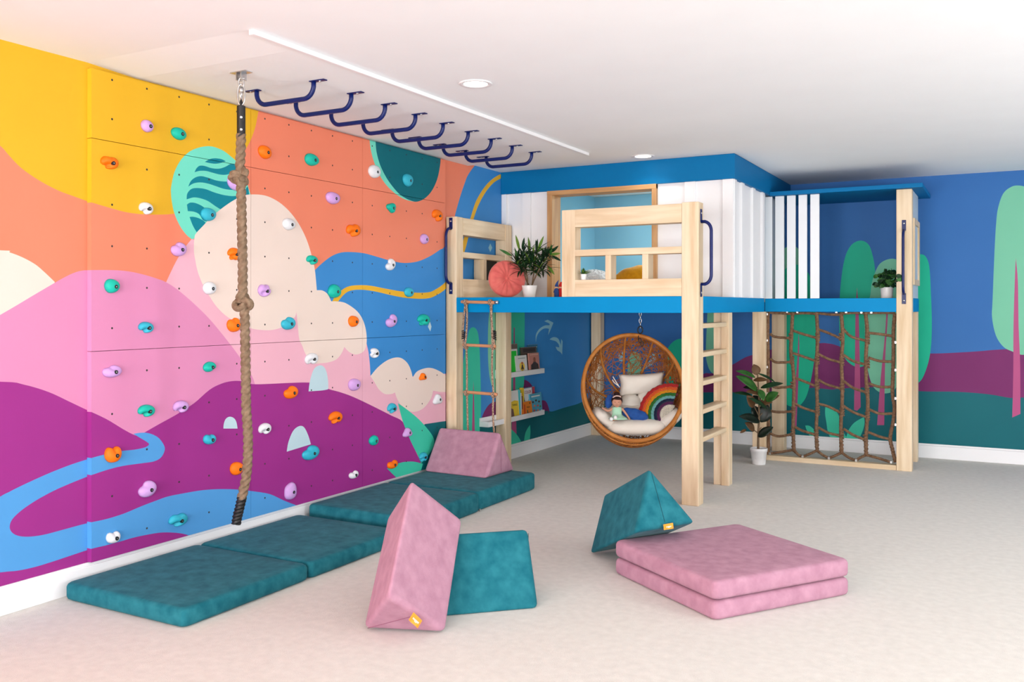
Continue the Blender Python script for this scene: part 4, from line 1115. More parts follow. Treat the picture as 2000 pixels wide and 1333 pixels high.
m.tube([bowl(2 * PI * k / 72, .06, 1.03) for k in range(72)], .010, 8, closed=True)
obj('rim', m, RATT, ch, smooth=True)
for k in range(11):
    a = math.radians(63 + 32.7 * k)
    m = MB(); m.tube([bowl(a, t / 16) for t in range(16)], .0105, 8); obj('rib', m, RATT, ch, smooth=True)
m = MB()
for i in range(165):
    # random cane strands wandering over the bowl
    z = random.uniform(.02, .95); a = random.uniform(0, 2 * PI); r = math.sqrt(1 - z * z)
    p = Vector((r * math.cos(a), r * math.sin(a), z)); d = Vector((random.gauss(0, 1), random.gauss(0, 1), random.gauss(0, 1))); d = (d - p * d.dot(p)).normalized()
    cv = random.uniform(-.05, .05); pts = []
    for k in range(46):
        pts.append(unit2(p * (1.0 + .012 * math.sin(k * .8 + i))))
        cv += random.gauss(0, .035); cv *= .93
        d = Matrix.Rotation(cv, 3, p) @ d
        p = (p + d * .045); p.normalize(); d = (d - p * d.dot(p)).normalized()
        if p.z < .0:
            d.z = abs(d.z); p.z = 0.005; p.normalize(); d = (d - p * d.dot(p)).normalized()
    m.tube(pts, .0026, 5)
for i in range(230):   # denser band under the rim
    a0 = random.uniform(0, 2 * PI); s0 = random.uniform(.02, .30); pts = []
    for k in range(10):
        pts.append(bowl(a0 + k * .05, max(.0, s0 + .07 * math.sin(k * .9 + i)), 1.03))
    m.tube(pts, .0038, 5)
tag(obj('woven_cane_shell', m, RATT2, ch, smooth=True), kind='stuff')
m = MB()
def link(m, x, y0, y1, w, r, off=0, turn=0):
    zc = (onD(x, y0, DC + off)[2] + onD(x, y1, DC + off)[2]) / 2; hz = (onD(x, y0, DC + off)[2] - onD(x, y1, DC + off)[2]) / 2
    b = Vector(onD(x, (y0 + y1) / 2, DC + off)); ax = U if not turn else hc
    pts = [Vector((b.x, b.y, zc)) + ax * (math.cos(2 * PI * k / 16) * w) + Vector((0, 0, math.sin(2 * PI * k / 16) * hz)) for k in range(16)]
    m.tube(pts, r, 6, closed=True)
for k in range(4): link(m, 1250.5, 608 + k * 7, 618 + k * 7, .010, .0028, .03, k % 2)
m.tube([onD(1250.5, 634, DC + .03), onD(1250.5, 643, DC + .02)], .003, 6)
obj('chain', m, STEEL, ch, smooth=True)
m = MB(); link(m, 1250.5, 638, 652, .022, .006, .02); link(m, 1247, 656, 664, .010, .0035, .04, 1); link(m, 1250, 661, 670, .010, .0035, .05); link(m, 1254, 667, 677, .012, .004, .06)
obj('shackle', m, BLACK, ch, smooth=True)

CREAM = mottled('cream_canvas', (240, 233, 222), (232, 224, 212), 5, .85, .08, 160, .1, 3)
def cp(x, y, off=0.0): return Vector(onD(x, y, DC + off))
MC = Matrix(((U.x, hc.x, 0), (U.y, hc.y, 0), (0, 0, 1)))      # columns: right, toward camera, up
cu = thing('seat_cushion', (CC.x, CC.y, CC.z - .3), 'puffy cream cushion filling the hanging rattan chair', 'cushion')
def lump(name, x, y, off, rx, ry, rz, roll=0, e=.8, par=None, mat=None, wr=.006, tilt=0):
    M_ = MC @ Matrix.Rotation(math.radians(-roll), 3, 'Y') @ Matrix.Rotation(math.radians(tilt), 3, 'X')
    def fn(p, d):
        return p * (1 + wr * 3 * math.sin(d.x * 9 + d.z * 5) * abs(d.z) + wr * 2 * math.sin(d.x * 17 + 1.3))
    m = MB(); m.blob(cp(x, y, off), rx, ry, rz, M_, None, 32, 18, e, fn)
    return obj(name, m, mat or CREAM, par or cu, smooth=True)
lump('seat_lobe', 1243, 833, .03, .285, .17, .078, 0)
lump('side_lobe', 1180, 817, .06, .125, .15, .062, -38)
lump('side_lobe', 1304, 818, .07, .135, .16, .072, 36)
lump('base_lobe', 1240, 815, .20, .32, .18, .13, 0)
lump('back_lobe', 1232, 789, .17, .10, .07, .085, 0)
lump('back_lobe', 1268, 786, .18, .12, .07, .10, 0)
# square head pillow with pinched corners
m = MB()
def pillow_grid(c, ux, uy, un, w, h, th, n=14, corner=.10):
    G = []
    for sgn in (1, -1):
        g = []
        for i in range(n + 1):
            row = []
            for j in range(n + 1):
                u = -1 + 2 * j / n; v = -1 + 2 * i / n
                uu = u * (1 - corner * (1 - v * v) * abs(u)); vv_ = v * (1 - corner * 1.1 * (1 - u * u) * abs(v))
                b = (max(0, (1 - u ** 4)) * max(0, (1 - v ** 4))) ** .55
                row.append(c + ux * (uu * w / 2) + uy * (vv_ * h / 2) + un * (sgn * b * th / 2))
            g.append(row)
        G.append(g)
    return G
def add_pillow(m, *a, **k):
    G = pillow_grid(*a, **k)
    for gi, g in enumerate(G):
        R_ = len(g); V = [p for row in g for p in row]
        F = [(i * R_ + j, i * R_ + j + 1, (i + 1) * R_ + j + 1, (i + 1) * R_ + j) for i in range(R_ - 1) for j in range(R_ - 1)]
        if gi: F = [tuple(reversed(f)) for f in F]
        m.add(V, F)
add_pillow(m, cp(1253, 751, .20), (U + Vector((0, 0, .06))).normalized(), Vector((0, 0, 1)), hc, .425, .205, .13)
obj('head_pillow', m, CREAM, cu, smooth=True)
for pts in ([(1210, 757), (1203, 746), (1197, 736)], [(1209, 755), (1200, 748), (1196, 742)]):
    m = MB(); m.tube(catmull([cp(x, y, .12) for x, y in pts], 5), .0045, 6); obj('tie', m, CREAM, cu, smooth=True)

# crocheted rainbow pillow
rb = thing('rainbow_pillow', tuple(cp(1306, 820, .0)), 'crocheted rainbow-shaped pillow in the hanging chair', 'pillow')
RC = [('red_band', (196, 38, 36), 57), ('orange_band', (238, 96, 36), 51), ('amber_band', (232, 150, 20), 45.5), ('green_band', (44, 118, 44), 39.5), ('light_teal_band', (120, 186, 186), 34), ('navy_band', (16, 32, 66), 28.5), ('purple_band', (92, 34, 84), 22.5), ('cream_band', (236, 226, 208), 16.5), ('cream_band', (230, 220, 202), 11), ('cream_band', (236, 226, 208), 6)]
for (nm, col, rpx) in RC:
    mt = mottled('yarn_' + nm + str(int(rpx)), col, tuple(int(v * .78) for v in col), 120, .9, .8, 260, .2, 3)
    a0, a1 = (74, 215) if rpx > 20 else (60, 230)
    pts = []
    N_ = 40
    for k in range(N_ + 1):
        a = math.radians(a0 + (a1 - a0) * k / N_)
        wob = 1 + .012 * math.sin(k * 1.9)
        pts.append(cp(1308 + math.cos(a) * rpx * wob, 810 - math.sin(a) * rpx * wob, -.01 - .02 * math.sin(math.radians(min(1, (60 - rpx) / 40) * 90))))
    pr = [.0175 + .0012 * math.sin(k * 2.7) for k in range(N_ + 1)]
    m = MB(); m.tube(pts, pr, 12); obj(nm, m, mt, rb, smooth=True)

# doll sitting on the cushion
SKIN = base_mat('doll_skin', (206, 148, 122), .7); HAIR = mottled('doll_hair', (52, 28, 26), (40, 20, 20), 60, .8, .4, 200)
MINTD = base_mat('mint_cloth', (176, 222, 192), .8); BLUEC = mottled('blue_velvet', (30, 84, 158), (22, 66, 136), 30, .7, .2, 120, .3)
dl = thing('doll', tuple(cp(1206, 822, -.06)), 'small cloth doll in a mint dress with a blue cape, sitting in the chair', 'doll')
def dp(x, y, o=0.0): return cp(x, y, -.09 + o)
def eb(name, x, y, o, rx, ry, rz, mat, roll=0, e=1.0, par=None, fn=None):
    m = MB(); m.blob(dp(x, y, o), rx, ry, rz, MC @ Matrix.Rotation(math.radians(-roll), 3, 'Y'), None, 24, 14, e, fn); return obj(name, m, mat, par or dl, smooth=True)
m = MB()   # body: head, neck, torso, arms and legs in one surface
def sk(pts, rr): m.tube(catmull(pts, 5), [rr[0] + (rr[1] - rr[0]) * k / (5 * (len(pts) - 1)) for k in range(5 * (len(pts) - 1) + 1)], 12)
m.blob(dp(1204.8, 786, 0), .044, .038, .042, MC, None, 28, 18)
sk([dp(1204.8, 790), dp(1205, 800), dp(1205, 812)], (.016, .030))
sk([dp(1196, 799), dp(1188, 803), dp(1181, 800), dp(1176, 797)], (.011, .007))
sk([dp(1214, 798), dp(1220, 805), dp(1225, 812), dp(1230, 820)], (.011, .007))
sk([dp(1208, 814), dp(1204, 819, -.04), dp(1202, 817, -.07)], (.015, .011))
sk([dp(1204, 814), dp(1199, 820, -.03), dp(1195, 820, -.06)], (.015, .011))
body = obj('body', m, SKIN, dl, smooth=True)
def cap(p, d): return p
m = MB(); m.blob(dp(1204.8, 783.2, .012), .050, .040, .046, MC, None, 28, 18); obj('hair', m, HAIR, dl, smooth=True)
m = MB()
m.blob(dp(1204.8, 778.5, -.020), .040, .022, .014, MC @ Matrix.Rotation(.15, 3, 'Y'), None, 20, 10)
m.blob(dp(1204.8, 770.5, .012), .028, .024, .020, MC, None, 20, 12)
obj('fringe_and_bun', m, HAIR, dl, smooth=True)
m = MB(); m.tube(catmull([dp(1197, 777, -.028), dp(1201, 774.5, -.038), dp(1205, 773.8, -.042), dp(1209, 774.2, -.038), dp(1212.5, 776, -.028)], 4), .005, 8); obj('headband', m, base_mat('pale_pink', (238, 206, 196), .8), dl, smooth=True)
for x in (1201.3, 1208.3):
    m = MB(); m.tube([dp(x - 1.6, 785.6, -.0375), dp(x, 786.5, -.040), dp(x + 1.6, 785.6, -.0375)], .0012, 5); obj('eye', m, HAIR, dl)
m = MB(); m.blob(dp(1204.8, 788, -.040), .004, .004, .003, MC); obj('nose', m, SKIN, dl, smooth=True)
m = MB(); m.tube([dp(1203, 791, -.037), dp(1204.8, 791.9, -.038), dp(1206.6, 791, -.037)], .0011, 5); obj('mouth', m, base_mat('doll_lips', (176, 86, 84), .7), dl)
m = MB()
g = []
for (y, r, o) in ((794.5, .020, 0), (797, .040, 0), (801, .043, 0), (806, .040, 0), (811, .043, -.01), (815, .060, -.03), (819, .082, -.05)):
    row = []
    for k in range(25):
        a = 2 * PI * k / 24
        rr = r * (1 + (.06 * math.sin(a * 8) if r > .05 else 0))
        row.append(dp(1205 + (2.5 if r > .05 else 0), y, o) + U * (math.cos(a) * rr) + hc * (math.sin(a) * rr * .62))
    g.append(row)
m.sheet(g, .002); obj('dress', m, MINTD, dl, smooth=True)
WSH = base_mat('white_felt', (244, 244, 244), .7)
for (x, y) in ((1194, 819), (1202, 815.8)): eb('shoe', x, y, -.085, .0165, .018, .0175, WSH)
eb('cape', 1190, 784, .05, .036, .020, .066, BLUEC, -14)
def wavy(p, d): return p * (1 + .05 * math.sin(d.x * 10 + 2))
eb('cape', 1240, 810, .035, .128, .030, .052, BLUEC, -14, 1.0, None, wavy)

# ------------------------------------------------------------------ plants
GR = [mottled('leaf_dark', (14, 40, 22), (24, 62, 30), 20, .45, 0, 1, 0, 3), mottled('leaf_mid', (36, 84, 34), (60, 112, 46), 20, .45, 0, 1, 0, 3), mottled('leaf_light', (104, 134, 48), (86, 124, 44), 20, .45, 0, 1, 0, 3), mottled('leaf_bronze', (104, 74, 44), (84, 60, 38), 20, .5, 0, 1, 0, 3), mottled('leaf_black_green', (16, 24, 20), (22, 40, 28), 20, .35, 0, 1, 0, 3)]
BARK = mottled('bark', (122, 100, 76), (96, 76, 56), 40, .8, .3, 100)
def leaf(m, base, tip, w, sag=.1, fold=.15, nrm=None, n=8, shape=1.0, up=Vector((0, 0, 1))):
    b = Vector(base); t = Vector(tip); ax = t - b; L = ax.length
    if nrm is None:
        side = ax.cross(up)
        side = side.normalized() if side.length > 1e-6 else Vector((1, 0, 0)); nrm = side.cross(ax).normalized()
    else:
        nrm = Vector(nrm); side = ax.cross(nrm).normalized(); nrm = side.cross(ax).normalized()
    g = []
    for i in range(n + 1):
        s = i / n
        ww = w / 2 * max(.03, (math.sin(PI * min(1, s ** shape * .97 + .03))) ** .75)
        c = b + ax * s + nrm * (sag * L * math.sin(PI * s))
        g.append([c - side * ww + nrm * (fold * ww), c - side * ww * .5 + nrm * (fold * .4 * ww), c, c + side * ww * .5 + nrm * (fold * .4 * ww), c + side * ww + nrm * (fold * ww)])
    m.sheet(g, .0008)
def pot(t, c, r0, r1, h, lip=.0, name='pot'):
    m = MB()
    prof = [(0, 0), (r0 * .96, 0), (r0, .004)]
    if lip: prof += [(r1 * .95, h * .80), (r1, h * .81), (r1 * 1.03, h - .003), (r1 * 1.02, h)]
    else: prof += [(r1, h - .003), (r1 * .995, h)]
    prof += [(r1 * .92, h), (r1 * .88, h * .88), (0, h * .88)]
    m.lathe(prof, c, 36); obj(name, m, POT, t, smooth=False, bevel=0)
    t.children[-1].data.polygons.foreach_set('use_smooth', [True] * len(t.children[-1].data.polygons))
    m = MB(); m.lathe([(r1 * .89, h * .885), (r1 * .5, h * .90), (0, h * .905)], c, 20); obj('soil', m, SOIL, t, smooth=True)
# rubber plant on the carpet
c = Vector(onZ(1482, 907, 0)); D0 = c.x * FW[0] + c.y * FW[1]
t = thing('rubber_plant', tuple(c), 'rubber plant with big dark leaves in a white pot beside the net frame', 'potted plant')
pot(t, c, .061, .078, .150, 1)
def rq(x, y, o=0.0): return Vector(onD(1430 + x / 6.06, 700 + y / 6.06, D0 + o))
m = MB(); m.tube(catmull([rq(308, 1090), rq(310, 900), rq(318, 700), rq(318, 520), rq(312, 380), rq(300, 180)], 5), [.011 - .0002 * k for k in range(26)], 10)
m.tube([rq(310, 890), rq(262, 855, -.03)], .005, 7); m.tube([rq(318, 690), rq(255, 560, -.03)], .005, 7); m.tube([rq(312, 860), rq(345, 820)], .004, 7); m.tube([rq(318, 700), rq(356, 650, -.02)], .004, 7)
obj('stem', m, BARK, t, smooth=True)
RL = [((295, 200, 0), (255, 72, .02), 100, 3), ((272, 228, 0), (42, 152, -.10), 64, 1), ((300, 384, 0), (42, 212, -.12), 118, 1), ((250, 262, -.02), (425, 262, -.10), 60, 3), ((308, 182, 0), (512, 288, .05), 34, 0), ((338, 352, 0), (606, 298, -.06), 62, 0),
      ((225, 440, 0), (12, 412, -.05), 44, 0), ((330, 425, 0), (165, 398, -.08), 70, 3), ((322, 372, -.02), (372, 505, -.10), 76, 1), ((398, 505, -.03), (548, 405, -.10), 100, 1), ((255, 580, -.02), (170, 440, -.05), 110, 3), ((410, 600, -.03), (192, 468, -.10), 56, 0),
      ((325, 752, -.02), (80, 690, -.10), 108, 4), ((330, 755, .03), (420, 548, .03), 165, 4), ((310, 720, .05), (235, 560, .05), 120, 4), ((262, 858, -.02), (150, 765, -.06), 92, 3), ((308, 932, -.01), (486, 815, -.06), 92, 4), ((165, 845, -.04), (94, 888, -.05), 34, 3), ((330, 530, .02), (560, 440, .05), 80, 3), ((310, 540, 0), (250, 440, .02), 100, 4), ((340, 560, 0), (480, 520, -.04), 40, 3), ((300, 350, .02), (130, 350, .03), 60, 4)]
for (b, tp, w, k) in RL:
    m = MB(); leaf(m, rq(*b), rq(*tp), w / 6.06 / 211 * 1.15, .06, .18, hc * .8 + Vector((0, 0, .6)), 9, .9)
    obj('leaf', m, GR[k], t, smooth=True)
# spiky plant on the loft
random.seed(5)
c = Vector(onY(1034, 580, 6.85)); c.z = ZD; D0 = c.x * FW[0] + c.y * FW[1]; ppm = FPX / D0
t = thing('dragon_plant', tuple(c), 'bushy spiky-leaved plant in a white tapered pot beside the round coral pillow', 'potted plant')
zt = Vector(onD(1034, 558, D0)).z - ZD
pot(t, c, .047, .066, zt)
ros = [(1020, 508, .02), (1048, 496, -.02), (1062, 512, .03), (1034, 496, .05), (1010, 518, -.03), (1054, 524, -.06), (1040, 512, -.08), (1068, 502, 0), (1026, 526, -.07), (1044, 532, .02), (1060, 530, 0), (1018, 530, .02), (1036, 520, 0)]
m = MB()
for (x, y, o) in (ros[0], ros[1], ros[5], ros[8]):
    m.tube(catmull([c + Vector((random.uniform(-.02, .02), random.uniform(-.02, .02), zt * .85)), Vector(onD((x + 1034) / 2, 545, D0 + o * .6)), Vector(onD(x, y, D0 + o))], 5), .006, 7)
obj('stems', m, BARK, t, smooth=True)
cnt = 0
for (x, y, o) in ros:
    q = Vector(onD(x, y, D0 + o))
    for k in range(17):
        a = random.uniform(0, 2 * PI); el = random.uniform(-.5, 1.2); L = random.uniform(.10, .18)
        d = Vector((math.cos(a) * math.cos(el), math.sin(a) * math.cos(el), math.sin(el)))
        if q.y + d.y * L > YP - .03: d.y = -abs(d.y)
        m = MB(); leaf(m, q, q + d * L, .021, .10, .25, None, 7, .8)
        obj('leaf', m, GR[random.choice((0, 0, 0, 0, 1, 0, 2))], t, smooth=True); cnt += 1
for (b, tp, k) in (((1015, 490), (1007, 459), 2), ((1050, 490), (1062, 461), 2), ((1000, 500), (975, 487), 1), ((1075, 498), (1095, 495), 2), ((1076, 494), (1091, 480), 0), ((1078, 500), (1096, 510), 0), ((1070, 520), (1083, 537), 2), ((1020, 488), (1024, 464), 0), ((1075, 500), (1077, 477), 1)):
    m = MB(); leaf(m, onD(*b, D0 - .02), onD(*tp, D0 - .08), .024, .05, .25, hc); obj('leaf', m, GR[k], t, smooth=True)
# small leafy plant near the right post
c = Vector(onY(1732, 581, 8.93)); c.z = ZD; D0 = c.x * FW[0] + c.y * FW[1]
t = thing('ivy_plant', tuple(c), 'small leafy green plant in a white pot on the loft beside the right post', 'potted plant')
zt = Vector(onD(1732, 561.5, D0)).z - ZD; pot(t, c, .050, .056, zt)
m = MB(); LV = []
for k in range(75):
    x = random.gauss(1734, 12); y = random.uniform(528, 560); o = random.uniform(-.08, .08)
    x = min(1758, max(1709, x)); q = Vector(onD(x, y, D0 + o))
    if q.x > -.88: q.x = -.88 - random.random() * .04; 
    LV.append(q)
    m.tube(catmull([c + Vector((0, 0, zt * .9)), (c + Vector((0, 0, zt))).lerp(q, .5) + Vector((0, 0, .02)), q], 4), .0016, 5)
obj('stems', m, GR[1], t, smooth=True)
for q in LV + [Vector(onD(1755, 540, D0 - .36)), Vector(onD(1757, 546, D0 - .36)), Vector(onD(1750, 548, D0 - .3))]:
    a = random.uniform(0, 2 * PI); d = Vector((math.cos(a), math.sin(a) * .6, random.uniform(-.7, .7))).normalized()
    m = MB(); leaf(m, q - d * .024, q + d * .032, .040, .12, .15, (hc + Vector((random.uniform(-.6, .6), 0, random.uniform(-.2, .8)))), 7, .75)
    obj('leaf', m, GR[random.choice((0, 0, 1, 1, 0))], t, smooth=True)
m = MB(); m.tube(catmull([c + Vector((0, 0, zt)), Vector(onD(1745, 552, D0 - .15)), Vector(onD(1755, 543, D0 - .36))], 6), .0016, 5); obj('trailing_stem', m, GR[1], t)
# tiny plant on the railing
c = Vector(onY(1140, 548, YF + .05)); c.z = 1.6725; D0 = c.x * FW[0] + c.y * FW[1]
t = thing('tiny_plant', tuple(c), 'tiny plant in a white pot standing in the front railing opening', 'potted plant')
zt = .046; pot(t, c, .019, .025, zt)
for k in range(46):
    a = random.uniform(0, 2 * PI); el = random.uniform(.25, 1.5); L = random.uniform(.03, .062)
    d = Vector((math.cos(a) * math.cos(el), math.sin(a) * math.cos(el), math.sin(el)))
    b = c + Vector((0, 0, zt * .9)) + Vector((d.x, d.y, 0)) * .012
    m = MB(); leaf(m, b, b + d * L, .011, .1, .2, None, 4, .7); obj('leaf', m, GR[random.choice((1, 1, 0, 2))], t, smooth=True)

# ------------------------------------------------------------------ round coral pillow
CORALV = mottled('coral_velvet', (216, 96, 92), (232, 122, 112), 14, .7, .1, 120, .5, 4)
pc = Vector(onY(990, 545, 6.83)); nrm = Vector((.62, -.78, .14)).normalized(); sx = nrm.cross(Vector((0, 0, 1))).normalized() * -1; sy = nrm.cross(sx) * -1
if sy.z < 0: sy = -sy
t = thing('round_pillow', (pc.x, pc.y, ZD), 'round coral velvet pillow with gathered pleats leaning on the side railing', 'pillow')
m = MB(); R_ = .163; V = []; F = []; NA = 96; NR = 12
for side in (1, -1):
    for i in range(NR + 1):
        s = i / NR; r = R_ * math.sin(s * PI / 2)
        th = .052 * math.cos(s * PI / 2) ** .6 if s < 1 else 0
        dim = 1 - .75 * math.exp(-(s / .16) ** 2)
        for k in range(NA):
            a = 2 * PI * k / NA + s * .35
            pl = .0055 * math.sin(14 * a + 1.5 * math.sin(3 * a)) * math.sin(PI * min(1, s * 1.05)) ** .8
            p = pc + sx * (r * math.cos(a)) + sy * (r * math.sin(a)) + nrm * (side * (th * dim + (pl if s < .97 else 0)))
            V.append(p)
    b = 0 if side == 1 else (NR + 1) * NA
    for i in range(NR):
        for k in range(NA):
            f = (b + i * NA + k, b + i * NA + (k + 1) % NA, b + (i + 1) * NA + (k + 1) % NA, b + (i + 1) * NA + k)
            F.append(f if side == 1 else tuple(reversed(f)))
m.add(V, F); obj('cover', m, CORALV, t, smooth=True)
m = MB(); m.blob(pc + nrm * .022, .013, .013, .013, None, None, 14, 8); obj('button', m, CORALV, t, smooth=True)

# ------------------------------------------------------------------ two gnome figures by the door
for (x, col, lb, yb, hgt) in ((1087, (36, 72, 140), 'small gnome figure in blue with a pointed hat', 7.02, .142), (1094.5, (200, 24, 28), 'small gnome figure in red with a pointed hat', 7.05, .125)):
    c = Vector(onY(x, 580, yb)); c.z = ZD; mt = base_mat('felt_' + str(int(x)), col, .8)
    t = thing('gnome_figure', tuple(c), lb + ', beside the playhouse door', 'figurine', 'gnome figures by the playhouse door')
    m = MB(); m.lathe([(0, 0), (.021, .002), (.022, .03), (.017, .075), (.008, .085), (0, .087)], c, 18); obj('robe', m, mt, t, smooth=True)
    m = MB(); m.blob(c + Vector((0, 0, .092)), .014, .014, .013); obj('head', m, base_mat('gnome_skin', (226, 178, 150), .7), t, smooth=True)
    m = MB(); m.tube([c + Vector((0, 0, .096)), c + Vector((.002, 0, .115)), c + Vector((.010, 0, .135)), c + Vector((.022, 0, hgt + .012))], [.0175, .013, .007, .001], 14); obj('hat', m, mt, t, smooth=True)
    for s in (-1, 1):
        m = MB(); m.tube([c + Vector((s * .012, -.004, .075)), c + Vector((s * .021, -.012, .045))], [.006, .004], 8); obj('arm', m, mt, t, smooth=True)

# ------------------------------------------------------------------ soft things inside the playhouse
FUR = mottled('white_fleece', (232, 234, 236), (206, 210, 214), 60, .95, 1.0, 120, .3)
c = Vector(onY(1160, 545, 7.95)); random.seed(9)
def furfn(p, d): return p * (1 + .10 * random.random())
m = MB(); m.blob((c.x, c.y, ZD + .135), .18, .13, .135, None, None, 40, 24, .9, furfn)
o = obj('fleece_cushion', m, FUR, smooth=False); origin(o, (c.x, c.y, ZD)); tag(o, 'fluffy white fleece cushion inside the playhouse, seen through the railing', 'cushion')
YEL = mottled('mustard_cloth', (226, 162, 20), (206, 142, 10), 30, .85, .4, 120, .2)
YEL2 = mottled('mustard_knit', (190, 132, 16), (168, 112, 8), 90, .9, .6, 200, .2)
c = Vector(onY(1243, 545, 7.85))
t = thing('bean_bag', (c.x, c.y, ZD), 'mustard yellow cushion inside the playhouse doorway', 'cushion')
def ylw(p, d): return p * (1 + .05 * math.sin(d.x * 4 + 1) + .03 * math.sin(d.x * 9 + d.y * 5))
m = MB(); m.blob((c.x, c.y, ZD + .145), .25, .18, .145, Matrix.Rotation(-.16, 3, 'Y'), None, 32, 18, .8, ylw); obj('cover', m, YEL, t, smooth=True)
m = MB(); m.blob((c.x, c.y, ZD + .055), .258, .186, .054, None, None, 32, 12, .7); obj('knitted_base', m, YEL2, t, smooth=True)

# ------------------------------------------------------------------ book ledges and books
XF = -4.072
def ledge(xa, xb, yt, ybm, label):
    ya = onX(xa, 700, XF)[1]; yb = onX(xb, 700, XF)[1]; zt = onX(xb, yt, XF)[2]; zb = onX(xb, ybm, XF)[2]
    t = thing('book_ledge', (XL, (ya + yb) / 2, zb), label, 'shelf', 'white picture ledges holding books')
    m = MB(); m.box(XF - .012, XF, ya, yb, zb, zt); obj('front_lip', m, WHITE, t, bevel=.002)
    m = MB(); m.box(XL + .001, XF - .012, ya, yb, zb, zb + .012); obj('shelf_board', m, WHITE, t)
    m = MB(); m.box(XL + .001, XL + .014, ya, yb, zb + .012, zt + .03); obj('back_board', m, WHITE, t)
    for yy in (ya, yb - .010):
        m = MB(); m.box(XL + .014, XF - .012, yy, yy + .010, zb + .012, zt); obj('end_board', m, WHITE, t)
    return zb + .013
z1 = ledge(985, 1063.7, 719.5, 729, 'upper white book ledge under the loft')
z2 = ledge(954.5, 1063.7, 800.8, 810, 'lower white book ledge under the loft')
def book(x0, x1, y0, zb, xo, th, col, label, deco=(), lean=.10, name='picture_book'):
    """x0,x1 pixel columns of the cover on the plane of the book, y0 pixel row of its top"""
    X = XF - .016 - xo
    ya = onX(x0, 700, X)[1]; yb = onX(x1, 700, X)[1]; zt = onX((x0 + x1) / 2, y0, X)[2]
    t = thing(name, (X, (ya + yb) / 2, zb), label, 'book', 'picture books on the wall ledges')
    hh = zt - zb; mt = base_mat('cover_' + str(len(bpy.data.materials)), col, .4)
    def q(u, v, w):   # u across, v up, w out of the cover
        return (X + w - lean * v * hh - .001, ya + (yb - ya) * u, zb + v * hh)
    V = [q(u, v, w) for w in (-th, 0) for v in (0, 1) for u in (0, 1)]
    m = MB(); m.add(V, [(0, 1, 3, 2), (4, 6, 7, 5), (0, 4, 5, 1), (2, 3, 7, 6), (0, 2, 6, 4), (1, 5, 7, 3)]); obj('cover', m, mt, t)
    V = [q(u, v, w) for w in (-th * .85, -th * .15) for v in (.01, 1.003) for u in (.03, 1.004)]
    m = MB(); m.add(V, [(0, 1, 3, 2), (4, 6, 7, 5), (0, 4, 5, 1), (2, 3, 7, 6), (0, 2, 6, 4), (1, 5, 7, 3)]); obj('pages', m, WHITE, t)
    for i, d in enumerate(deco):
        dm = base_mat('print_' + str(len(bpy.data.materials)), d[1], .5)
        if d[0] == 'poly':
            P_ = [q(u, v, .0008 + i * .0003) for u, v in d[2]]; m = MB(); m.add(P_, [tuple(range(len(P_)))]); obj('cover_print', m, dm, t)
        elif d[0] == 'oval':
            cx_, cy_, rx_, ry_ = d[2]
            P_ = [q(cx_ + rx_ * math.cos(2 * PI * k / 20), cy_ + ry_ * math.sin(2 * PI * k / 20), .0008 + i * .0003) for k in range(20)]; m = MB(); m.add(P_, [tuple(range(20))]); obj('cover_print', m, dm, t)
        elif d[0] == 'text':
            cx_, cy_, sz = d[3]
            M_ = frame(q(cx_, cy_, .0012 + i * .0003), (0, 1, 0), (-lean, 0, 1)); text_obj('cover_lettering', d[2], sz, M_, dm, t, .0002)
    return t
def rectp(a, b, c_, d): return [(a, c_), (b, c_), (b, d), (a, d)]
book(1033, 1052, 674, z1, .052, .006, (44, 110, 140), 'thin blue-green book at the back of the upper ledge', [('poly', (216, 226, 226), rectp(.2, .95, .90, .93))], .05)
book(1021, 1050, 678.5, z1, .036, .014, (92, 74, 60), 'tall brown book on the upper ledge, behind the white one', [('poly', (60, 46, 38), rectp(.1, .92, .82, .95)), ('poly', (184, 170, 150), rectp(.35, .65, .50, .70)), ('poly', (132, 112, 92), [(.05, .1), (.3, .1), (.2, .7), (.08, .6)])], .06)
book(999, 1013.5, 672.5, z1, .020, .012, (112, 98, 86), 'book with a bright green cover picture at the left of the upper ledge', [('poly', (230, 232, 230), rectp(.04, .93, .05, .84)), ('poly', (40, 216, 60), rectp(.04, .82, .05, .78))], .06)
book(1010, 1031.5, 695, z1, .002, .010, (240, 240, 238), 'white book with a small yellow figure picture, front of the upper ledge', [('oval', (244, 208, 80), (.52, .42, .24, .24)), ('oval', (196, 84, 60), (.54, .60, .07, .07)), ('poly', (80, 62, 50), [(.50, .52), (.58, .52), (.68, .22), (.56, .30), (.50, .14), (.48, .30), (.38, .24)]), ('poly', (120, 150, 140), rectp(.2, .85, .84, .87))], .10)
book(1035.5, 1055, 690, z1, .004, .014, (206, 138, 122), 'salmon pink book with a dark figure picture on the upper ledge', [('poly', (70, 56, 52), [(.12, .06), (.92, .06), (.86, .42), (.66, .52), (.60, .60), (.42, .60), (.36, .5), (.16, .42)]), ('oval', (150, 92, 70), (.52, .66, .12, .13)), ('poly', (236, 196, 176), rectp(.1, .9, .90, .93))], .08)
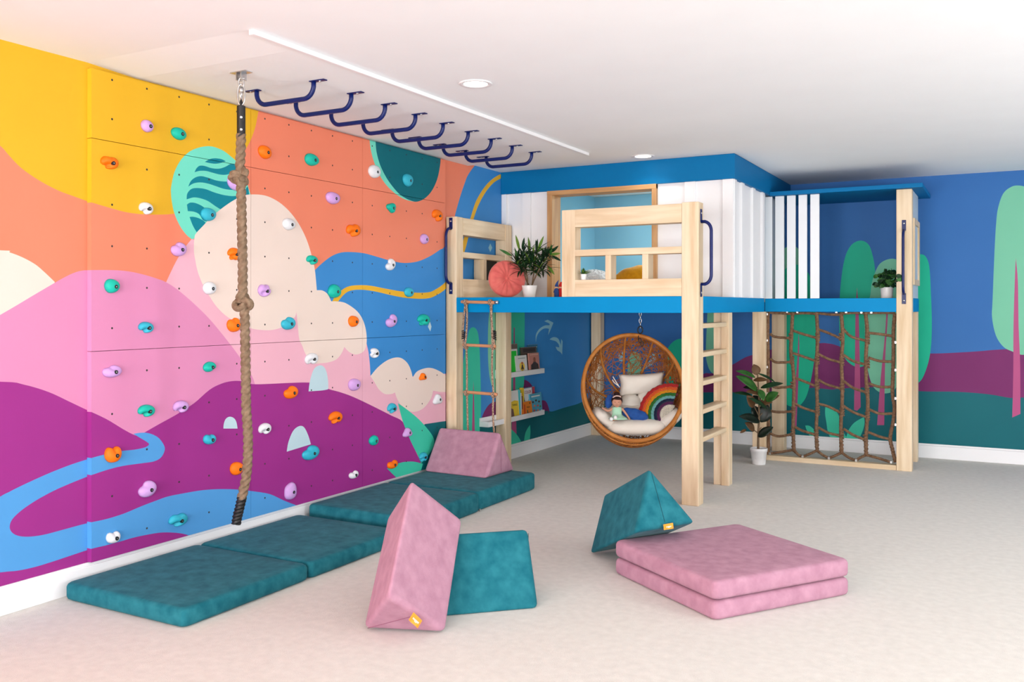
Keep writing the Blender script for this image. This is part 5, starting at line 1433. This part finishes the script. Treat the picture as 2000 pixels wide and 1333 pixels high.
book(999, 1015.5, 764, z2, .006, .012, (238, 238, 234), 'white and yellow book at the left of the lower ledge', [('poly', (238, 206, 56), [(0, .02), (.96, .02), (.96, .62), (.5, .66), (0, .62)]), ('text', (34, 28, 26), 'THINGS', (.5, .50, .028)), ('poly', (130, 96, 86), [(0, .02), (.4, .02), (.3, .36), (0, .42)])], .08)
for (x, col, lb, y) in ((1016.5, (70, 186, 190), 'thin turquoise booklet standing edge-on on the lower ledge', 762), (1018.5, (236, 236, 236), 'thin white booklet standing edge-on on the lower ledge', 768), (1020.5, (84, 28, 48), 'thin maroon booklet standing edge-on on the lower ledge', 774)):
    book(x - .9, x + .9, y, z2, .010, .045, col, lb, (), .02, 'booklet')
book(1021, 1024.5, 758, z2, .034, .03, (240, 200, 50), 'yellow booklet leaning beside the blue and white one', (), .02, 'booklet')
book(1022, 1042, 758, z2, .034, .010, (60, 130, 190), 'white and blue book lettered COLOR at the back of the lower ledge', [('poly', (240, 240, 240), [(.1, .98), (.96, .98), (.96, .4), (.5, .4), (.25, .5)]), ('text', (150, 24, 50), 'COLOR', (.56, .84, .040)), ('poly', (34, 34, 40), [(.0, .98), (.08, .98), (.2, .6), (.3, .48), (.1, .6)]), ('oval', (90, 150, 90), (.7, .55, .12, .06))], .06)
book(1040, 1046, 756, z2, .052, .008, (214, 74, 84), 'narrow red book at the back of the lower ledge', (), .04)
book(1037, 1060, 769, z2, .016, .010, (90, 178, 208), 'light blue book with a crowd of children on the lower ledge', [('poly', (236, 240, 240), rectp(.14, .86, .84, .90))] + [('oval', c_, (u, v, .075, .05)) for (u, v, c_) in ((.25, .6, (70, 42, 36)), (.5, .66, (60, 40, 36)), (.75, .58, (90, 60, 46)), (.35, .42, (226, 120, 80)), (.62, .40, (214, 84, 90)), (.3, .2, (222, 96, 90)), (.6, .18, (236, 140, 110)), (.82, .34, (84, 150, 80)))], .08)
book(1021.5, 1041, 785, z2, .002, .010, (240, 136, 28), 'orange book at the front of the lower ledge', [('poly', (214, 84, 24), [(.1, .1), (.3, .1), (.35, .8), (.2, .86)]), ('poly', (60, 96, 80), [(.45, .06), (.58, .06), (.55, .44), (.48, .44)]), ('text', (90, 40, 24), 'Actions', (.62, .62, .022)), ('oval', (60, 40, 30), (.8, .86, .05, .06))], .12)
